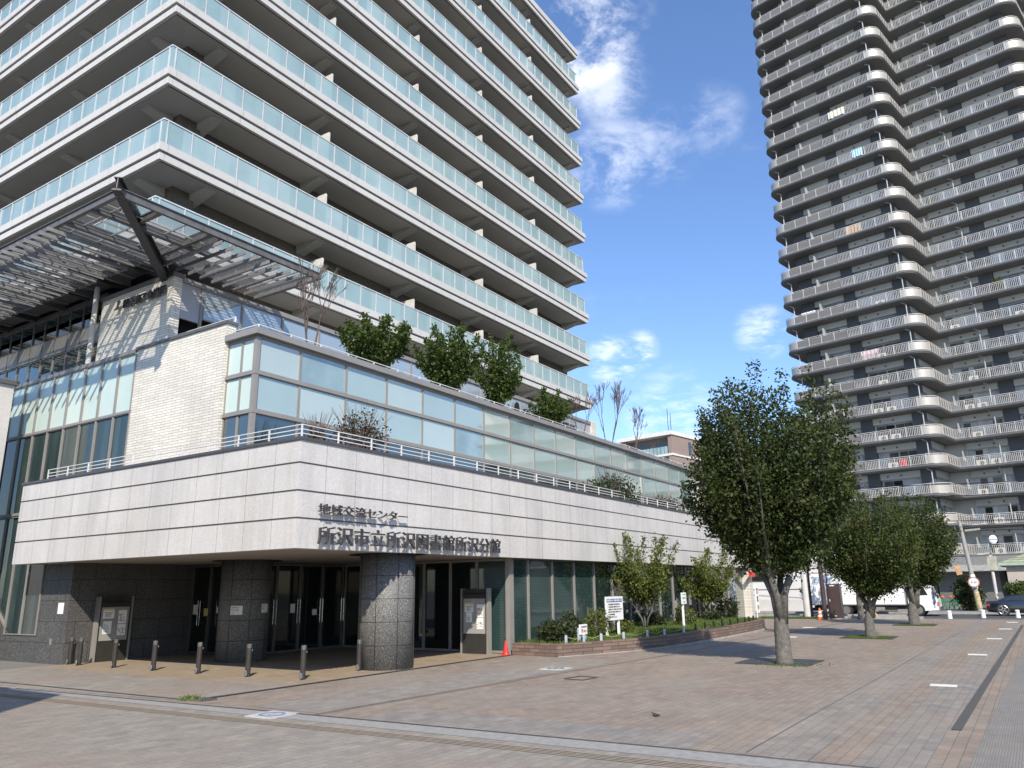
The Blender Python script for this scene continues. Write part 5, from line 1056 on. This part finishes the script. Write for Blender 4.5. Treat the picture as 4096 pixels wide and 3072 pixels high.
def wheel(parent, x, y, r, wd, hubm, spokes=0, off=(55.4, 8.75)):
    w_ = MB(); w_.lathe([(r * .7, 0), (r * .97, .01), (r, .05), (r, wd - .05), (r * .97, wd), (r * .7, wd)], (0, 0, 0), 28); w_.v = [(x - off[0] + z, y - off[1] + a, r + c) for a, c, z in w_.v]; wo = w_.build('wheel', RUBBER, parent)
    h = MB(); h.lathe([(.01, -.01), (r * .25, -.012), (r * .3, .03), (r * .58, .035), (r * .66, -.004), (r * .7, -.004)][::-1], (0, 0, 0), 24); h.v = [(x - off[0] + z, y - off[1] + a, r + c) for a, c, z in h.v]
    if spokes:
        h = MB(); h.lathe([(r * .62, .01), (r * .70, -.008), (r * .74, 0)], (0, 0, 0), 28); h.f = h.f[:-2]; h.m = h.m[:-2]; h.lathe([(r * .16, -.005), (r * .16, .02)], (0, 0, 0), 16)
        h.v = [(x - off[0] + z, y - off[1] + a, r + c) for a, c, z in h.v]
        for k in range(spokes): a = 6.283 * k / spokes; h.bar((x - off[0], y - off[1], r), (x - off[0], y - off[1] + r * .66 * math.cos(a), r + r * .66 * math.sin(a)), r * .17, .02, 0, (1, 0, 0))
    h.build('hub', hubm, wo)
for y in (6.24, 10.35): wheel(tk, 54.35, y, .37, .28, HUB); wheel(tk, 56.1, y, .37, .28, HUB)
b = MB()
b.add([L(54.292, 12.15, 2.05), L(54.292, 11.32, 2.05), L(54.292, 11.2, 2.42), L(54.292, 12.0, 2.42)], [(0, 1, 2, 3)], 0); b.add([L(54.288, 12.05, 2.09), L(54.288, 11.38, 2.09), L(54.288, 11.28, 2.38), L(54.288, 11.95, 2.38)], [(0, 1, 2, 3)], 1)
m = text_mb('IRC', 11.95 - 8.75, 11.38 - 8.75, 2.13, 2.34, .004, 'X', 54.28 - 55.4, b, 0); text_mb('IWASE REIZO UNYU', 12.15 - 8.75, 11.3 - 8.75, 1.97, 2.02, .004, 'X', 54.28 - 55.4, b, 0) if False else text_mb('RAPID', 12.15 - 8.75, 11.9 - 8.75, 1.97, 2.02, .004, 'X', 54.28 - 55.4, b, 0)
b.build('logo', [BLUE_L, TRUCKW], tk)
# black car
CO = (56.35, .55)
cr = thing('black_car', 'glossy black saloon car driving at the right edge of the picture', 'car', (*CO, 0), local=True)
def cp(y, z, x): return (x - CO[0], y - CO[1], z)
import itertools
secs = [(2.72, .42, .80, .80), (2.66, .24, .84, .86), (2.3, .20, .86, .90), (1.2, .18, .88, .90), (-.4, .18, .88, .90), (-1.0, .20, .80, .88), (-1.5, .24, .70, .80), (-1.62, .36, .58, .70)]
b = MB(); n = 0
ring = []
for (y, zb, zt, hw) in secs:
    pts = [(-hw * .92, zb), (-hw, zb + .12), (-hw, (zb + zt) / 2 + .05), (-hw * .95, zt), (hw * .95, zt), (hw, (zb + zt) / 2 + .05), (hw, zb + .12), (hw * .92, zb)]; ring.append([(px_, y - CO[1], pz_) for px_, pz_ in pts])
for r_ in ring: b.v += r_
for i in range(len(ring) - 1):
    for k in range(8): a = i * 8 + k; c = i * 8 + (k + 1) % 8; b.f.append((a, c, c + 8, a + 8)); b.m.append(0)
b.f += [tuple(range(8))[::-1], tuple(range((len(ring) - 1) * 8, len(ring) * 8))]; b.m += [0, 0]
body = b.build('body', CARB, cr); md = body.modifiers.new('bevel', 'BEVEL'); md.width = .05; md.segments = 3; md.limit_method = 'ANGLE'
for p in body.data.polygons: p.use_smooth = True
cabp = [(2.15, .86), (1.55, 1.15), (.6, 1.22), (.05, 1.17), (-.75, .84)]
b = MB(); k = len(cabp); vs = [(s_ * (.82 - (z - .84) * .45), y - CO[1], z) for s_ in (-1, 1) for y, z in cabp]; b.add(vs, [tuple(range(k)), tuple(range(2 * k - 1, k - 1, -1))] + [(i, i + k, (i + 1) % k + k, (i + 1) % k) for i in range(k)]); gh = b.build('roof', CARB, cr)
b = MB(); wv = [(1.88, .90), (1.45, 1.10), (.62, 1.16), (.08, 1.12), (-.5, .88)]; X = lambda z: -(.828 - (z - .84) * .45)
b.add([(X(z), y - CO[1], z) for y, z in ((1.80, .90), (1.42, 1.10), (1.0, 1.15), (.98, .88))], [(0, 1, 2, 3)]); b.add([(X(z), y - CO[1], z) for y, z in ((.92, .88), (.94, 1.15), (.50, 1.17), (.1, 1.12), (-.42, .87))], [(0, 1, 2, 3, 4)]); b.build('side_window', CURTD, cr)
b = MB(); b.box((-.89, 2.52 - CO[1], .58), (-.80, 2.71 - CO[1], .70)); b.build('tail_light', simple('tail_lamp', (.35, .02, .02), .2, coat=.8), cr)
for y in (1.87, -.85): wheel(cr, CO[0] - .92, y, .36, .2, CHROME, 5, CO); wheel(cr, CO[0] + .69, y, .33, .2, CHROME, 5, CO)
# safety barriers
for i, (x, y) in enumerate([(64.5, 5.75), (64.9, 5.3), (64.5, 4.95), (64.6, 4.25)]):
    o = thing('barrier', 'green barrier stand with %s' % ('orange top, leftmost by the garage wall', 'orange lamp, second from the left', 'orange top, third from the left', 'orange top, half behind the shrub')[i], 'barrier', (x, y, 0), group='green barrier stands')
    b = MB()
    for s_ in (-.18, .18): b.tube([(x + s_, y + .2, 0), (x, y, .95)], .025, 6); b.tube([(x + s_, y - .2, 0), (x, y, .95)], .025, 6)
    b.bar((x, y + .13, .4), (x, y - .13, .4), .04); b.bar((x - .1, y - .22, .68), (x - .1, y + .25, .62), .05, .1); b.build('stand', GREENP, o); MB().lathe([(.12, .93), (.13, 1.0), (.05, 1.05)], (x, y, 0), 12).build('top', ORANGE, o)
blobplant('street_shrub', 'tall dark leafy shrub behind the leaning utility pole', 'shrub', (62.2, 3.95, .1), .85, 2.25, 2600, LEAF_D, .2)
blobplant('street_shrub', 'clipped shrub on the wall before the small green-roofed building', 'shrub', (61.5, 1.05, 1.15), .75, .8, 1200, LEAF_T, .15)
blobplant('street_shrub', 'shrub spilling over the pale wall behind the truck', 'shrub', (62.5, 14.1, .9), .9, 1.1, 1300, LEAF_D, .17)
# small building with green hipped roof
o = thing('small_building', 'small beige building with a pale green tiled hipped roof at the right edge', 'building', (66, -1, 0)); MB().box((62.5, -6, 0), (70, 1.55, 3.0)).build('wall', simple('beige_stone', (.42, .37, .33), .8, var=.08, scale=1), o)
b = MB(); b.box((62.1, -6.4, 3.0), (70.4, 1.95, 3.18)); b.build('eave', simple('green_eave', (.30, .42, .34), .6), o); b = MB(); b.add([(62.1, -6.4, 3.185), (70.4, -6.4, 3.185), (70.4, 1.95, 3.185), (62.1, 1.95, 3.185), (66.2, -2.2, 4.7), (66.2, -2.3, 4.7)], [(0, 3, 4, 5), (3, 2, 4), (2, 1, 5, 4), (1, 0, 5)]); b.build('roof', tiles('green_roof_tile', .4, .14, .02, (.42, .45, .28), (.36, .40, .25), (.18, .20, .13)), o)
MB().box((62.46, -.2, 1.0), (62.5, .9, 2.0)).build('window', CURTD, o); b = MB(); b.box((60.9, -4, .1), (61.2, 1.6, 1.1)); tag(b.build('low_wall', CONC_G, loc=(61, -1, 0)), 'low grey concrete wall before the green-roofed building', 'wall')
# pale two-storey building behind the truck, slatted fence
o = thing('pale_building', 'plain pale panelled building behind the truck', 'building', (68, 22, 0)); MB().box((66, 13.2, 0), (78, 34, 4.9)).build('wall', simple('pale_panel', (.62, .61, .60), .7, var=.05, scale=.5), o)
b = MB()
for y in (15.2, 17.6, 20, 22.4): b.box((65.93, y, 0), (65.99, y + .1, 4.9))
for z in (1.6, 3.2, 4.8): b.box((65.95, 13.2, z), (65.99, 34, z + .05))
b.build('panel_joint', ALU_CAP, o); b = MB(); b.box((65.9, 18.2, 2.3), (65.99, 19.6, 3.4)); b.box((65.9, 21.2, 2.3), (65.99, 22.6, 3.4)); b.build('window', CURTD, o)
o = thing('slatted_fence', 'reddish brown slatted fence on a white base behind the truck tail', 'fence', (63.5, 14, 0)); b = MB()
for z in np.arange(1.0, 2.3, .13): b.box((63.5, 12.3, z), (63.54, 15.0, z + .085))
for y in (12.3, 13.2, 14.1, 15.0): b.box((63.54, y - .06, .9), (63.6, y + .06, 2.3))
b.build('slat', simple('red_brown_wood', (.28, .11, .07), .7, var=.2, scale=4), o); MB().box((63.4, 12.2, .1), (63.7, 15.2, .95)).build('base', WHITE, o)
o = MB().box((60.2, 12.0, .1), (60.5, 30, .9)).build('garden_wall', CONC, loc=(60, 20, 0)); tag(o, 'long pale rendered garden wall across the road', 'wall')
# distant brown apartment block
da = thing('brown_apartment_block', 'distant pinkish brown apartment block with white roof band and balconies', 'building', (102, 40, 0), 0, local=True)
DA = math.radians(-10); da.rotation_euler = (0, 0, DA); da.location = (102.3, 40.0, 0)
MB().box((1.3, 0, 0), (12, 9, 22.75)).box((0, 0, 0), (1.3, .6, 22.75)).box((0, 7.8, 0), (1.3, 9, 22.75)).build('wall', simple('pinkish_brown_tile', (.29, .225, .20), .8, var=.06, scale=.5), da); b = MB(); b.box((-.25, -.15, 22.75), (12.2, 9.2, 23.3)); b.build('roof', simple('white_roof_band', (.72, .70, .68), .6), da)
b = MB()
for z in (11.1, 14.0, 16.9, 19.8): b.box((-.1, -.12, z), (1.29, 7.8, z + .3)); b.box((1.3, -.12, z), (12.1, -.02, z + .25)); 
b.build('floor_band', MATS['white_roof_band'], da)
for z in (11.1, 14.0, 16.9, 19.8):
    b = MB()
    for k in range(12): b.box((-.08, .7 + k * .6, z + .3), (-.05, 1.22 + k * .6, z + 1.35))
    b.build('balcony_glass', GL_BAL, da)
    for y in (1.3, 4.6): MB().box((1.24, y, z + .3), (1.295, y + 2.1, z + 2.2)).build('window', CURTD, da)
    for x in (4.5,): MB().box((x, -.05, z + .6), (x + .7, -.01, z + 2.4)).build('window', CURTD, da)
b = MB(); b.tube([(5, 3, 23.3), (5, 3, 27)], .05, 5); b.tube([(7.5, 5, 23.3), (7.5, 5, 28.5)], .05, 5); b.build('antenna', STEEL_D, da)
# buildings outside the picture that cast the corner shadow and stand in the window reflections
o = thing('white_block', 'white apartment block behind the camera, seen only in window reflections', 'building', (60, -42, 0)); MB().box((30, -56, 0), (84, -42, 17)).build('wall', simple('white_block_wall', (.66, .65, .62), .8, var=.06, scale=.3), o)
b = MB(); w_ = MB(); dv = MB()
for k in range(6):
    z = .2 + k * 2.8; b.box((30, -42, z + 2.2), (84, -40.7, z + 2.5)); b.box((30, -40.8, z + 2.5), (84, -40.7, z + 3.3)) if k < 5 else None
    for j in range(13): w_.box((31 + j * 4.1, -41.98, z + .3), (33.6 + j * 4.1, -41.9, z + 2.1))
    for j in range(14): dv.box((30 + j * 4.1, -41.9, z), (30.15 + j * 4.1, -40.7, z + 2.2))
b.build('balcony', MATS['white_block_wall'], o); w_.build('window', CURTD, o); dv.build('divider', MATS['white_block_wall'], o)
o = thing('side_block', 'tall building outside the left edge whose shadow falls on the plaza corner', 'building', (-2, 20, 0)); MB().box((-9, 10.1, 0), (.65, 30, 9)).build('wall', CONC, o); b = MB()
for k in range(3):
    for j in range(5): b.box((.65, 14 + j * 3.1, .8 + k * 2.9), (.70, 16 + j * 3.1, 2.5 + k * 2.9))
b.build('window', CURTD, o)
tree('dark plaza tree behind the camera, seen only in window reflections', (33, -9, 0), 8, .2, 1.8, 4.6, 2.6, 3, 2.4, 40, 5000, .22, LEAF, (0, 0), None, 41)
tree('second dark tree behind the camera, seen only in window reflections', (45, -11, 0), 8, .2, 1.8, 4.6, 2.6, 3, 2.4, 40, 5000, .22, LEAF, (0, 0), None, 42)
# dry leaf
b = MB(); b.add([(12.2, 5.35, .012), (12.32, 5.30, .04), (12.42, 5.38, .014), (12.30, 5.43, .02), (12.36, 5.5, .05)], [(0, 1, 3), (1, 2, 3), (3, 2, 4)]); tag(b.build('fallen_leaf', simple('dry_leaf', (.05, .035, .02), .9), loc=(12.3, 5.4, 0)), 'single dark dry leaf lying on the pavers', 'leaf')
